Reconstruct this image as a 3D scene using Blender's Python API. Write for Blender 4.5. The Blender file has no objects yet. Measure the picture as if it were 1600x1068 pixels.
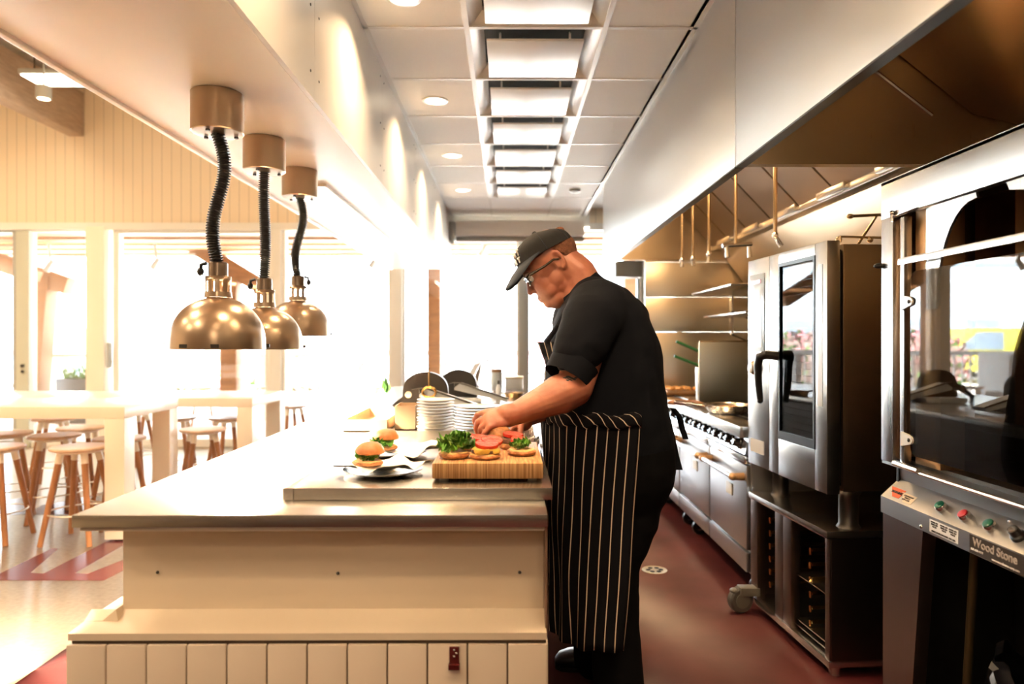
import bpy, bmesh, math, random
from mathutils import Vector, Matrix, noise
random.seed(7)
PI = math.pi
sc = bpy.context.scene
COL = sc.collection

# ------------------------------------------------------------------ camera
CAMZ, FPX = 1.27, 1090.0
cam_d = bpy.data.cameras.new('camera'); cam = bpy.data.objects.new('camera', cam_d); COL.objects.link(cam)
cam_d.sensor_width = 36; cam_d.lens = FPX * 36 / 1600
cam.location = (0, 0, CAMZ)
cam.rotation_euler = (PI/2 - 2/FPX, 0, -5/FPX)
cam_d.clip_start = 0.05; cam_d.clip_end = 400
cam_d.dof.use_dof = True; cam_d.dof.focus_distance = 2.25; cam_d.dof.aperture_fstop = 2.2
sc.camera = cam

# ------------------------------------------------------------------ world, sun, exposure
w = bpy.data.worlds.new('world'); sc.world = w; w.use_nodes = True
bg = w.node_tree.nodes['Background']; bg.inputs[0].default_value = (0.80, 0.91, 1.0, 1); bg.inputs[1].default_value = 8.0
sun_d = bpy.data.lights.new('sun', 'SUN'); sun = bpy.data.objects.new('sun', sun_d); COL.objects.link(sun)
sun_d.energy = 85; sun_d.angle = 0.02; sun_d.color = (1, .93, .82)
sun.rotation_euler = (math.radians(38), 0, math.radians(-25))
vs = sc.view_settings
vs.view_transform = 'Standard'; vs.look = 'None'; vs.exposure = 0.6; vs.gamma = 1; vs.use_curve_mapping = False
sc.cycles.use_denoising = True
sc.cycles.max_bounces = 12; sc.cycles.diffuse_bounces = 8; sc.cycles.glossy_bounces = 5; sc.cycles.transparent_max_bounces = 16
sc.cycles.sample_clamp_indirect = 60
sc.cycles.caustics_reflective = False; sc.cycles.caustics_refractive = False

WARM = (1.0, .70, .40)
def area(name, loc, size, power, color=WARM, rot=(0, 0, 0), shape='DISK', sy=None, spread=PI):
    d = bpy.data.lights.new(name, 'AREA'); d.shape = shape; d.size = size
    if sy: d.size_y = sy
    d.energy = power; d.color = color; d.spread = spread
    o = bpy.data.objects.new(name, d); COL.objects.link(o); o.location = loc; o.rotation_euler = rot
    return o

# ------------------------------------------------------------------ helpers
def W(px, py, d):
    "point on the ray of a photo pixel at depth d"
    return Vector(((px - 795) * d / FPX, d, CAMZ - (py - 536) * d / FPX))
def Xp(px, d): return (px - 795) * d / FPX
def Zp(py, d): return CAMZ - (py - 536) * d / FPX
TOPZ = .885
def dC(py, z=TOPZ): return (CAMZ - z) * FPX / (py - 536)

def nm(nt, t, **kw):
    n = nt.nodes.new(t)
    for k, v in kw.items(): setattr(n, k, v)
    return n
def pbr(name, col, rough=.5, metal=0, bump=0, bscale=40, stretch=None, var=0, vscale=6, trans=0, coat=0, emis=None, estr=0, sheen=0, spec=None, sss=0):
    m = bpy.data.materials.new(name); m.use_nodes = True
    nt = m.node_tree; b = nt.nodes['Principled BSDF']; L = nt.links.new
    b.inputs['Base Color'].default_value = (*col, 1)
    b.inputs['Roughness'].default_value = rough; b.inputs['Metallic'].default_value = metal
    if trans: b.inputs['Transmission Weight'].default_value = trans
    if coat: b.inputs['Coat Weight'].default_value = coat; b.inputs['Coat Roughness'].default_value = .12
    if sheen: b.inputs['Sheen Weight'].default_value = sheen
    if spec is not None: b.inputs['Specular IOR Level'].default_value = spec
    if sss:
        b.inputs['Subsurface Weight'].default_value = sss; b.inputs['Subsurface Radius'].default_value = (.012, .005, .003); b.inputs['Subsurface Scale'].default_value = 1
    if emis: b.inputs['Emission Color'].default_value = (*emis, 1); b.inputs['Emission Strength'].default_value = estr
    tc = nm(nt, 'ShaderNodeTexCoord'); mp = nm(nt, 'ShaderNodeMapping'); L(tc.outputs['Object'], mp.inputs[0])
    if stretch: mp.inputs['Scale'].default_value = stretch
    if bump:
        n = nm(nt, 'ShaderNodeTexNoise'); n.inputs['Scale'].default_value = bscale; n.inputs['Detail'].default_value = 4
        L(mp.outputs[0], n.inputs[0])
        bp = nm(nt, 'ShaderNodeBump'); bp.inputs['Strength'].default_value = bump; bp.inputs['Distance'].default_value = .01
        L(n.outputs[0], bp.inputs['Height']); L(bp.outputs[0], b.inputs['Normal'])
    if var:
        n2 = nm(nt, 'ShaderNodeTexNoise'); n2.inputs['Scale'].default_value = vscale; n2.inputs['Detail'].default_value = 5
        L(mp.outputs[0], n2.inputs[0])
        cr = nm(nt, 'ShaderNodeValToRGB')
        cr.color_ramp.elements[0].color = (*[c * (1 - var) for c in col], 1); cr.color_ramp.elements[0].position = .3
        cr.color_ramp.elements[1].color = (*[min(1, c * (1 + var)) for c in col], 1); cr.color_ramp.elements[1].position = .7
        L(n2.outputs[0], cr.inputs[0]); L(cr.outputs[0], b.inputs['Base Color'])
    return m
def steel(name, col=(.62, .60, .57), rough=.27, axis='x', br=.10):
    "brushed stainless: roughness and a fine bump streaked along one axis"
    m = bpy.data.materials.new(name); m.use_nodes = True
    nt = m.node_tree; b = nt.nodes['Principled BSDF']; L = nt.links.new
    b.inputs['Base Color'].default_value = (*col, 1); b.inputs['Metallic'].default_value = 1
    tc = nm(nt, 'ShaderNodeTexCoord'); mp = nm(nt, 'ShaderNodeMapping'); L(tc.outputs['Object'], mp.inputs[0])
    s = {'x': (1, 60, 60), 'y': (60, 1, 60), 'z': (60, 60, 1)}[axis]
    mp.inputs['Scale'].default_value = s
    n = nm(nt, 'ShaderNodeTexNoise'); n.inputs['Scale'].default_value = 3; n.inputs['Detail'].default_value = 6; L(mp.outputs[0], n.inputs[0])
    n2 = nm(nt, 'ShaderNodeTexNoise'); n2.inputs['Scale'].default_value = 2.2; n2.inputs['Detail'].default_value = 3; L(tc.outputs['Object'], n2.inputs[0])
    mr = nm(nt, 'ShaderNodeMapRange'); mr.inputs[3].default_value = rough - br/2; mr.inputs[4].default_value = rough + br/2; L(n.outputs[0], mr.inputs[0])
    L(mr.outputs[0], b.inputs['Roughness'])
    b1 = nm(nt, 'ShaderNodeBump'); b1.inputs['Strength'].default_value = .025; b1.inputs['Distance'].default_value = .01; L(n.outputs[0], b1.inputs['Height'])
    b2 = nm(nt, 'ShaderNodeBump'); b2.inputs['Strength'].default_value = .05; b2.inputs['Distance'].default_value = .05; L(n2.outputs[0], b2.inputs['Height']); L(b1.outputs[0], b2.inputs['Normal'])
    L(b2.outputs[0], b.inputs['Normal'])
    return m
def pane_mat(name, tint=(1, 1, 1), refl=.07, rough=0.0, edge=.35):
    m = bpy.data.materials.new(name); m.use_nodes = True; nt = m.node_tree; nt.nodes.clear(); L = nt.links.new
    o = nm(nt, 'ShaderNodeOutputMaterial'); t = nm(nt, 'ShaderNodeBsdfTransparent'); g = nm(nt, 'ShaderNodeBsdfGlossy')
    t.inputs[0].default_value = (*tint, 1); g.inputs['Roughness'].default_value = rough
    lw = nm(nt, 'ShaderNodeLayerWeight'); lw.inputs[0].default_value = .35
    mr = nm(nt, 'ShaderNodeMapRange'); mr.inputs[3].default_value = refl; mr.inputs[4].default_value = min(1, refl + edge)
    L(lw.outputs['Facing'], mr.inputs[0])
    mx = nm(nt, 'ShaderNodeMixShader'); L(mr.outputs[0], mx.inputs[0]); L(t.outputs[0], mx.inputs[1]); L(g.outputs[0], mx.inputs[2]); L(mx.outputs[0], o.inputs[0])
    return m
def glow(name, col, s):
    m = bpy.data.materials.new(name); m.use_nodes = True; nt = m.node_tree; nt.nodes.clear()
    o = nm(nt, 'ShaderNodeOutputMaterial'); e = nm(nt, 'ShaderNodeEmission'); e.inputs[0].default_value = (*col, 1); e.inputs[1].default_value = s
    nt.links.new(e.outputs[0], o.inputs[0]); return m

class MB:
    "collects shapes and links them as ONE mesh object"
    def __init__(s): s.bm = bmesh.new()
    def _add(s, verts, faces, mi=0, M=None):
        vv = [s.bm.verts.new(M @ Vector(v) if M else Vector(v)) for v in verts]
        out = []
        for f in faces:
            try:
                ff = s.bm.faces.new([vv[i] for i in f]); ff.material_index = mi; out.append(ff)
            except ValueError: pass
        return vv, out
    def box(s, lo, hi, bev=0, mi=0, M=None):
        x0, y0, z0 = lo; x1, y1, z1 = hi
        V = [(x0,y0,z0),(x1,y0,z0),(x1,y1,z0),(x0,y1,z0),(x0,y0,z1),(x1,y0,z1),(x1,y1,z1),(x0,y1,z1)]
        F = [(0,3,2,1),(4,5,6,7),(0,1,5,4),(1,2,6,5),(2,3,7,6),(3,0,4,7)]
        vv, ff = s._add(V, F, mi, M)
        if bev:
            es = set(e for f in ff for e in f.edges)
            r = bmesh.ops.bevel(s.bm, geom=list(es), offset=bev, segments=2, affect='EDGES', profile=.6)
            for f in r['faces']: f.material_index = mi
        return s
    def cbox(s, c, size, bev=0, mi=0, M=None):
        return s.box([c[i]-size[i]/2 for i in range(3)], [c[i]+size[i]/2 for i in range(3)], bev, mi, M)
    def prism(s, pts, d, mi=0, M=None):
        "closed polygon pts (3D) extruded along vector d"
        n = len(pts); d = Vector(d)
        V = [Vector(p) for p in pts] + [Vector(p) + d for p in pts]
        F = [tuple(range(n))[::-1], tuple(range(n, 2*n))] + [(i, (i+1) % n, n+(i+1) % n, n+i) for i in range(n)]
        s._add(V, F, mi, M); return s
    def quad(s, a, b, c, d, mi=0): s._add([a, b, c, d], [(0,1,2,3)], mi); return s
    def lathe(s, prof, c=(0,0,0), seg=32, mi=0, M=None, close=True):
        "prof: [(r,z)] revolved about z"
        V = []; F = []; n = len(prof)
        for (r, z) in prof:
            for k in range(seg):
                a = 2*PI*k/seg; V.append((c[0]+r*math.cos(a), c[1]+r*math.sin(a), c[2]+z))
        for i in range(n-1):
            for k in range(seg):
                k2 = (k+1) % seg; F.append((i*seg+k, i*seg+k2, (i+1)*seg+k2, (i+1)*seg+k))
        if close:
            F.append(tuple(range(seg))[::-1]); F.append(tuple((n-1)*seg+k for k in range(seg)))
        s._add(V, F, mi, M); return s
    def tube(s, path, r, seg=10, mi=0, caps=True, closed=False):
        "r: number or list"
        P = [Vector(p) for p in path]; n = len(P)
        R = r if isinstance(r, (list, tuple)) else [r]*n
        t0 = (P[1]-P[0]).normalized(); ref = Vector((0,0,1)) if abs(t0.z) < .9 else Vector((1,0,0))
        nrm = t0.cross(ref).normalized(); V = []
        for i in range(n):
            if closed: t = (P[(i+1) % n]-P[i-1]).normalized()
            elif i == 0: t = t0
            elif i == n-1: t = (P[-1]-P[-2]).normalized()
            else: t = ((P[i+1]-P[i]).normalized()+(P[i]-P[i-1]).normalized()).normalized()
            nrm = (nrm - t*nrm.dot(t)).normalized(); bn = t.cross(nrm)
            for k in range(seg):
                a = 2*PI*k/seg; V.append(P[i]+(nrm*math.cos(a)+bn*math.sin(a))*R[i])
        F = []
        for i in range(n if closed else n-1):
            i2 = (i+1) % n
            for k in range(seg):
                k2 = (k+1) % seg; F.append((i*seg+k, i*seg+k2, i2*seg+k2, i2*seg+k))
        if caps and not closed: F.append(tuple(range(seg))[::-1]); F.append(tuple((n-1)*seg+k for k in range(seg)))
        s._add(V, F, mi); return s
    def ell(s, c, r, seg=20, rings=12, mi=0, M=None):
        "ellipsoid; r is number or (rx,ry,rz); M rotates about c"
        if not isinstance(r, (tuple, list)): r = (r, r, r)
        c = Vector(c); V = []; F = []
        for i in range(rings+1):
            ph = PI*i/rings
            for k in range(seg):
                a = 2*PI*k/seg
                v = Vector((r[0]*math.sin(ph)*math.cos(a), r[1]*math.sin(ph)*math.sin(a), r[2]*math.cos(ph)))
                if M: v = M @ v
                V.append(c+v)
        for i in range(rings):
            for k in range(seg):
                k2 = (k+1) % seg; F.append((i*seg+k, (i+1)*seg+k, (i+1)*seg+k2, i*seg+k2))
        s._add(V, F, mi)
        return s
    def cap(s, pts, radii, seg=14):
        "tapered capsule chain (for remeshing)"
        for i in range(len(pts)-1):
            a, b = Vector(pts[i]), Vector(pts[i+1])
            s.tube([a, b], [radii[i], radii[i+1]], seg=seg)
        for p, r in zip(pts, radii): s.ell(p, r, seg=seg, rings=10)
        return s
    def loft(s, rings, mi=0, caps=True, closed_ring=True):
        n = len(rings[0]); V = [p for r in rings for p in r]; F = []
        for i in range(len(rings)-1):
            for k in range(n if closed_ring else n-1):
                k2 = (k+1) % n; F.append((i*n+k, i*n+k2, (i+1)*n+k2, (i+1)*n+k))
        if caps and closed_ring: F.append(tuple(range(n))[::-1]); F.append(tuple((len(rings)-1)*n+k for k in range(n)))
        s._add(V, F, mi); return s
    def build(s, name, mats, parent=None, ang=38, offset=None):
        if not isinstance(mats, (list, tuple)): mats = [mats]
        bm = s.bm
        bmesh.ops.remove_doubles(bm, verts=bm.verts, dist=1e-6)
        bmesh.ops.recalc_face_normals(bm, faces=bm.faces)
        if offset is None and parent is not None: offset = root_off(parent)
        if offset is not None: bmesh.ops.translate(bm, verts=bm.verts, vec=-Vector(offset))
        for f in bm.faces: f.smooth = True
        lim = math.radians(ang)
        for e in bm.edges:
            if len(e.link_faces) == 2 and e.calc_face_angle(0) > lim: e.smooth = False
        me = bpy.data.meshes.new(name); bm.to_mesh(me); bm.free()
        for m in mats: me.materials.append(m)
        o = bpy.data.objects.new(name, me); COL.objects.link(o)
        if parent is not None: o.parent = parent
        return o
def root_off(o):
    v = Vector((0, 0, 0))
    while o is not None:
        v += o.location; o = o.parent
    return v
def tag(o, label=None, cat=None, group=None, kind=None):
    if label: o['label'] = label
    if cat: o['category'] = cat
    if group: o['group'] = group
    if kind: o['kind'] = kind
    return o
def thing(name, label, cat, loc=(0, 0, 0), group=None, rz=0):
    "an Empty at the thing's base; parts are built in world coordinates"
    o = bpy.data.objects.new(name, None); COL.objects.link(o); o.location = loc; o.rotation_euler.z = rz
    o.empty_display_size = .1
    return tag(o, label, cat, group)
def struct(o, label=None): return tag(o, label, None, None, 'structure')
def copy_tree(o, parent=None):
    c = o.copy(); COL.objects.link(c)
    if parent is not None: c.parent = parent
    for ch in list(o.children): copy_tree(ch, c)
    return c
def dup(root, loc, rz, label, group=None):
    c = copy_tree(root); c.location = loc; c.rotation_euler.z = rz; c['label'] = label
    if group: c['group'] = group
    return c
def evaluated(o):
    "mesh of an object with its modifiers, worked out in a scene of its own"
    ts = bpy.data.scenes.new('workshop'); ts.collection.objects.link(o)
    with bpy.context.temp_override(scene=ts, view_layer=ts.view_layers[0]): dg = bpy.context.evaluated_depsgraph_get(); dg.update()
    me = bpy.data.meshes.new_from_object(o.evaluated_get(dg))
    bpy.data.scenes.remove(ts)
    return me
def remesh(mb, name, mat, voxel, smooth=4, parent=None, disp=None, factor=.5):
    "fuse overlapping closed shapes into one continuous surface"
    me = bpy.data.meshes.new('tmp'); bmesh.ops.recalc_face_normals(mb.bm, faces=mb.bm.faces); mb.bm.to_mesh(me); mb.bm.free()
    o = bpy.data.objects.new('tmp', me)
    md = o.modifiers.new('r', 'REMESH'); md.mode = 'VOXEL'; md.voxel_size = voxel
    if smooth:
        sm = o.modifiers.new('s', 'SMOOTH'); sm.iterations = smooth; sm.factor = factor
    m2 = evaluated(o); bpy.data.objects.remove(o); bpy.data.meshes.remove(me)
    if disp:
        N_ = [v.normal.copy() for v in m2.vertices]; D_ = [disp(v.co) for v in m2.vertices]
        for v, a_, d_ in zip(m2.vertices, N_, D_): v.co += a_ * d_
    if parent is not None:
        off = root_off(parent)
        for v in m2.vertices: v.co -= off
    for p in m2.polygons: p.use_smooth = True
    m2.materials.clear()
    for m in (mat if isinstance(mat, (list, tuple)) else [mat]): m2.materials.append(m)
    m2.name = name
    ob = bpy.data.objects.new(name, m2); COL.objects.link(ob)
    if parent is not None: ob.parent = parent
    return ob
def text(s, size, name, mat, M, parent=None, ext=.0006, align='CENTER', bold=0):
    cu = bpy.data.curves.new('t', 'FONT'); cu.body = s; cu.size = size; cu.extrude = ext; cu.align_x = align; cu.align_y = 'CENTER'; cu.offset = bold
    o = bpy.data.objects.new('t', cu)
    me = evaluated(o); bpy.data.objects.remove(o); bpy.data.curves.remove(cu)
    off = root_off(parent) if parent is not None else Vector((0, 0, 0))
    me.transform(M); me.transform(Matrix.Translation(-off)); me.materials.clear(); me.materials.append(mat); me.name = name
    ob = bpy.data.objects.new(name, me); COL.objects.link(ob)
    if parent is not None: ob.parent = parent
    return ob
def frame(o, x, y, z):
    "matrix whose columns are the axes x,y,z at origin o"
    m = Matrix.Identity(4)
    for i, a in enumerate((Vector(x).normalized(), Vector(y).normalized(), Vector(z).normalized())):
        m[0][i], m[1][i], m[2][i] = a
    m[0][3], m[1][3], m[2][3] = o
    return m

# ------------------------------------------------------------------ materials
STEEL = steel('brushed_steel'); STEELY = steel('brushed_steel_along', axis='y', rough=.24); STEELZ = steel('brushed_steel_upright', axis='z', rough=.25)
STEELTOP = pbr('worktop_steel', (.64, .61, .56), .26, 1)
HOODST = steel('hood_steel', (.70, .69, .67), .30, 'y', .08)
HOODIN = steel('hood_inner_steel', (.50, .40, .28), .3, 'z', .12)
CHROME = pbr('polished_metal', (.75, .74, .72), .12, 1)
DARKST = pbr('dark_steel', (.09, .085, .08), .35, .8)
BLACK = pbr('black_plastic', (.012, .012, .013), .35)
VOID = pbr('void_shade', (.006, .006, .006), .8)  # flat black stands in for shade inside openings and gaps
LAMPM = pbr('lamp_spun_metal', (.44, .33, .23), .28, .92)
WHITE = pbr('white_laminate', (.86, .83, .77), .3, coat=.2)
CREAM = pbr('cream_paint', (.82, .76, .66), .45, bump=.02, bscale=60)
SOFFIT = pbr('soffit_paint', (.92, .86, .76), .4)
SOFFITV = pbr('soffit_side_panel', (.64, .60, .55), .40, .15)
TILEC = pbr('ceiling_tile', (.95, .94, .91), .75, bump=.1, bscale=120)
GRID = pbr('ceiling_grid', (.82, .80, .76), .4)
ISLAND = pbr('island_panel', (.70, .60, .47), .42, bump=.02, bscale=30)
ISLTILE = pbr('glazed_tile', (.72, .62, .51), .16, coat=.5, bump=.02, bscale=8)
GROUT = pbr('dark_grout', (.10, .07, .05), .8)
WOODST = pbr('stool_wood', (.36, .155, .06), .45, bump=.1, bscale=8, stretch=(8, 8, 1), var=.25, vscale=5)
WOODSEAT = pbr('stool_seat_wood', (.62, .42, .28), .35, var=.15, vscale=8, stretch=(1, 8, 1))
FRAMEM = pbr('window_frame', (.80, .77, .70), .4)
GREYM = pbr('grey_frame', (.42, .42, .38), .4)
GLASS = pane_mat('window_glass')
PINE = pbr('pine_timber', (.27, .12, .04), .6, bump=.1, bscale=5, stretch=(1, 8, 8), var=.18, vscale=4)
BEAMW = pbr('weathered_beam', (.42, .31, .22), .6, bump=.1, bscale=6, stretch=(8, 1, 8), var=.15)
RED = pbr('red_floor', (.09, .023, .024), .33, bump=.06, bscale=6, var=.3, vscale=3)
KNOBBLK = pbr('knob_black', (.01, .01, .01), .2, coat=.5)
# ------------------------------------------------------------------ lamps that light the place
KC = 2.655                       # kitchen ceiling height
DCZ = 4.3                        # dining ceiling height
DOWN = [(-.425, y) for y in (-1.95, -.75, .45, 1.63, 2.82, 4.03, 5.22, 6.42)]  # entries out of view are added as fill for the island front
for x, y in DOWN: area('downlight_lamp', (x, y, KC - .012), .13, 10 if y > 1 else 5, WARM, spread=2.15)
for x, y in ((.62, -1.95), (.62, -.75), (.62, .45), (.62, 1.6)): area('downlight_lamp', (x, y, KC - .012), .13, 10 if y > 1 else 5, WARM, spread=2.15)  # unseen second row, added as fill light
for x, y in ((.1, -1.4), (-.45, .4)): 
    d = bpy.data.lights.new('fill_lamp', 'POINT'); d.energy = 11; d.color = (1, .74, .48); d.shadow_soft_size = .16; o = bpy.data.objects.new('fill_lamp', d); COL.objects.link(o); o.location = (x, y - .6, 2.05)  # unseen point lamps added to brighten the ceiling and island front
for y, pw in ((.5, 12), (3.4, 14), (4.8, 8)): area('hood_lamp', (1.02, y, 2.44), .22, pw, (1, .66, .34))
for x, y in ((-3.2, -1.0), (-3.2, 1.5), (-3.2, 4.0), (-5.8, -1.0), (-5.8, 1.5), (-5.6, 6.2)):
    area('dining_fill_lamp', (x, y, DCZ - .13), .6, 60, (1, .76, .50), shape='RECTANGLE', sy=1.0)  # unseen lamps added as warm fill, no fixtures modelled

# ------------------------------------------------------------------ floor
FLX0, FLX1, FLY0, FLY1 = -8.6, 2.3, -3.2, 8.6
cream_floor = pbr('polished_cream_floor', (.72, .60, .44), .22, bump=.02, bscale=20, var=.08, vscale=40)
inlay = pbr('dark_inlay_floor', (.09, .022, .024), .25)
fb = MB()
RX = -1.83
fb.box((FLX0, FLY0, -.12), (RX, FLY1, 0), mi=0)
fb.box((RX, FLY0, -.12), (FLX1, FLY1, 0), mi=1)
def fp(cx, cy):                              # floor point from the detail view of the photograph
    px, py = cx / 3.338, 600 + cy / 3.338
    d = CAMZ * FPX / (py - 536); return (Xp(px, d), d, .0)
pat = [(-700, 1030), (-420, 1000), (0, 1000), (280, 865), (310, 868), (165, 993), (232, 998), (610, 805), (760, 722), (860, 735), (640, 855), (395, 995), (460, 1000), (700, 905), (880, 815), (960, 830), (640, 985), (545, 1033)]
fb.prism([fp(*p) for p in pat], (0, 0, .0012), mi=2)
for pl in ([(20, 690), (40, 620), (130, 600), (180, 640), (130, 690)], [(130, 690), (380, 690), (620, 600), (560, 570), (380, 615), (230, 640)], [(-500, 640), (-440, 600), (-60, 600), (20, 640), (-300, 690)]):
    fb.prism([fp(*p) for p in pl], (0, 0, .0012), mi=2)
floor = struct(fb.build('floor', [cream_floor, RED, inlay]), 'polished cream floor with dark maroon zigzag inlay and red kitchen floor')

# ------------------------------------------------------------------ walls
bead = bpy.data.materials.new('beadboard'); bead.use_nodes = True
nt = bead.node_tree; b = nt.nodes['Principled BSDF']; b.inputs['Base Color'].default_value = (.84, .70, .51, 1); b.inputs['Roughness'].default_value = .5
tc = nm(nt, 'ShaderNodeTexCoord'); sx = nm(nt, 'ShaderNodeSeparateXYZ'); nt.links.new(tc.outputs['Object'], sx.inputs[0])
m1 = nm(nt, 'ShaderNodeMath', operation='MULTIPLY'); m1.inputs[1].default_value = 1/.115; nt.links.new(sx.outputs[0], m1.inputs[0])
m2 = nm(nt, 'ShaderNodeMath', operation='FRACT'); nt.links.new(m1.outputs[0], m2.inputs[0])
m3 = nm(nt, 'ShaderNodeMath', operation='LESS_THAN'); m3.inputs[1].default_value = .07; nt.links.new(m2.outputs[0], m3.inputs[0])
mx = nm(nt, 'ShaderNodeMix', data_type='RGBA'); nt.links.new(m3.outputs[0], mx.inputs[0]); mx.inputs[6].default_value = (.84, .70, .51, 1); mx.inputs[7].default_value = (.55, .46, .33, 1)
nt.links.new(mx.outputs[2], b.inputs['Base Color'])
bp = nm(nt, 'ShaderNodeBump'); bp.inputs['Strength'].default_value = .6; bp.inputs['Distance'].default_value = -.01; nt.links.new(m3.outputs[0], bp.inputs['Height']); nt.links.new(bp.outputs[0], b.inputs['Normal'])

WY = 8.34; WH = 2.62             # window wall plane, window head height
m = MB(); m.box((FLX0, WY, WH), (FLX1, WY + .2, DCZ + .1))
struct(m.build('wall_back', bead), 'cream beadboard wall above the big windows')
m = MB(); m.box((FLX0 - .15, FLY0, 0), (FLX0, FLY1 + .2, DCZ + .1)); struct(m.build('wall_left', CREAM), 'cream wall of the dining room')
m = MB(); m.box((2.05, FLY0, 0), (2.3, FLY1, DCZ)); struct(m.build('wall_right', steel('wall_steel', (.6, .52, .40), .3, 'y')), 'stainless clad wall behind the cooking line')
m = MB(); m.box((FLX0, FLY0 - .15, 0), (FLX1, FLY0, DCZ + .1)); struct(m.build('wall_front', pbr('wall_dark_brown', (.10, .065, .04), .6)), 'dark brown wall behind the photographer')
# kitchen ceiling: tiles laid in a metal grid
CX = [-.644, -.187, .428, .838]
rows = [3.09 + .61 * i for i in range(-10, 9)]
m = MB()
for j in range(len(rows) - 1):
    y0, y1 = rows[j], rows[j+1]
    for i in (0, 2): m.box((CX[i] + .006, y0 + .006, KC), (CX[i+1] - .006, y1 - .006, KC + .02), mi=0)
    if not (2.47 - .62 * 2 < y0 < 6.4): m.box((CX[1] + .006, y0 + .006, KC), (CX[2] - .006, y1 - .006, KC + .02), mi=0)
for x in (CX[1], CX[2]): m.box((x - .012, rows[0], KC - .004), (x + .012, rows[-1], KC + .012), mi=1)
for y in rows: m.box((CX[0], y - .011, KC - .003), (CX[3], y + .011, KC + .011), mi=1)
for x in (CX[0], CX[3] - .022): m.box((x, rows[0], KC - .003), (x + .022, rows[-1], KC + .02), mi=1)
m.box((-.70, FLY0, KC + .2), (2.3, FLY1, KC + .3), mi=0)
m.box((.80, FLY0, KC), (.86, FLY1, KC + .2), mi=0)
struct(m.build('ceiling', [TILEC, GRID]), 'white tiled kitchen ceiling in a metal grid')
m = MB(); m.box((FLX0, FLY0, DCZ), (-.6, FLY1, DCZ + .15), mi=0)
for i in range(24): m.box((FLX0, FLY0 + .5*i, DCZ - .02), (-1.25, FLY0 + .5*i + .47, DCZ), mi=0)
struct(m.build('ceiling', pbr('roof_deck', (.55, .50, .42), .7, bump=.3, bscale=4, var=.15)), 'high pale timber ceiling of the dining room')
# soffit bulkhead over the island
SB = 2.067
m = MB(); m.box((-1.304, FLY0, SB), (-.661, 7.76, SB + .03), bev=.002, mi=0)
m.box((-1.304, FLY0, SB + .03), (-1.27, 7.76, DCZ), mi=0)
m.box((-1.304, 7.70, SB + .03), (-.644, 7.76, DCZ), mi=0)
m.box((-1.318, FLY0, SB - .012), (-1.296, 7.77, SB + .035), bev=.003, mi=0)
ys = [FLY0, -.9, .33, 1.56, 2.32, 3.55, 4.78, 6.01, 7.24, 7.76]
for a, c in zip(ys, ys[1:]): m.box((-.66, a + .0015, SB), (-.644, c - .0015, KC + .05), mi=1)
m.box((-.68, FLY0, SB + .03), (-.66, 7.75, KC + .3), mi=0)
for a, c in zip(ys, ys[1:]):
    for z in (SB + .08, KC - .06, (SB + KC)/2):
        for y in (a + .05, c - .05): m.ell((-.644, y, z), (.003, .005, .005), 8, 6, mi=2)
struct(m.build('trim_1', [SOFFIT, SOFFITV, DARKST]), 'long cream bulkhead hanging over the island')
m = MB(); m.box((-.70, 7.76, KC - .12), (.9, 7.9, KC + .2)); struct(m.build('trim_2', WHITE), 'white ceiling drop before the kitchen windows')

# beam under the dining ceiling, with what hangs there
m = MB(); m.box((-5.24, 3.0, 3.70), (-5.06, WY, 4.22), bev=.01)
struct(m.build('trim_3', BEAMW), 'big grey-brown timber beam under the dining ceiling')
m = MB(); m.box((-6.6, 3.0, 3.9), (-6.3, 3.3, 4.3)); m.box((FLX0, 6.3, 4.02), (-5.24, 6.45, 4.3)); struct(m.build('trim_4', DARKST), 'dark steel beam above the timber beam')

# ------------------------------------------------------------------ windows
def win(n, x0, x1, z0, z1, lab, fm, fw=.06, y=WY, mid=None):
    f = MB()
    f.box((x0, y, z0), (x0 + fw, y + .1, z1), bev=.004); f.box((x1 - fw, y, z0), (x1, y + .1, z1), bev=.004)
    f.box((x0 + fw, y + .005, z1 - fw), (x1 - fw, y + .095, z1), bev=.004); f.box((x0 + fw, y + .005, z0), (x1 - fw, y + .095, z0 + fw*1.4), bev=.004)
    o = struct(f.build('window_%d' % n, fm), lab)
    p = MB(); p.box((x0 + fw, y + .045, z0 + fw), (x1 - fw, y + .053, z1 - fw)); p.build('pane', GLASS, o)
    return o
def wx(px): return Xp(px, WY)
win(1, FLX0, wx(-150), 0, WH, 'far left dining window, partly out of frame', FRAMEM)
win(2, wx(-148), wx(30), 0, WH, 'glazed door bay beside the grey door post', GREYM)
win(3, wx(34), wx(142), 0, WH, 'narrow dining window left of the cream post', FRAMEM, .05)
win(4, wx(178), wx(424), 0, WH, 'wide dining window behind the heat lamps', FRAMEM, .07)
win(5, wx(441), wx(612), 0, WH, 'dining window behind the third heat lamp', FRAMEM, .04)
win(6, wx(629), wx(811), 0, WH, 'window behind the food slicers', FRAMEM, .03)
win(7, wx(823), wx(1000), 0, WH, 'kitchen end window behind the cook', GREYM, .03)
win(8, wx(1004), 2.05, 0, WH, 'end window beyond the steel panel', FRAMEM, .03)
m = MB()
m.box((wx(142), WY - .08, 0), (wx(170), WY + .16, WH), bev=.006)
struct(m.build('trim_5', pbr('post_paint', (.85, .78, .64), .45)), 'wide cream post between dining windows')
m = MB(); m.box((wx(424), WY - .04, 0), (wx(441), WY + .14, WH), bev=.006); struct(m.build('trim_6', FRAMEM), 'cream post behind the second heat lamp')
m = MB(); m.box((wx(612), WY - .06, 0), (wx(629), WY + .14, WH), bev=.006); struct(m.build('trim_7', FRAMEM), 'cream post left of the timber post')
m = MB(); m.box((wx(811), WY - .04, 0), (wx(823), WY + .14, WH), bev=.006); struct(m.build('trim_8', GREYM), 'grey post in front of the cook')
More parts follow.
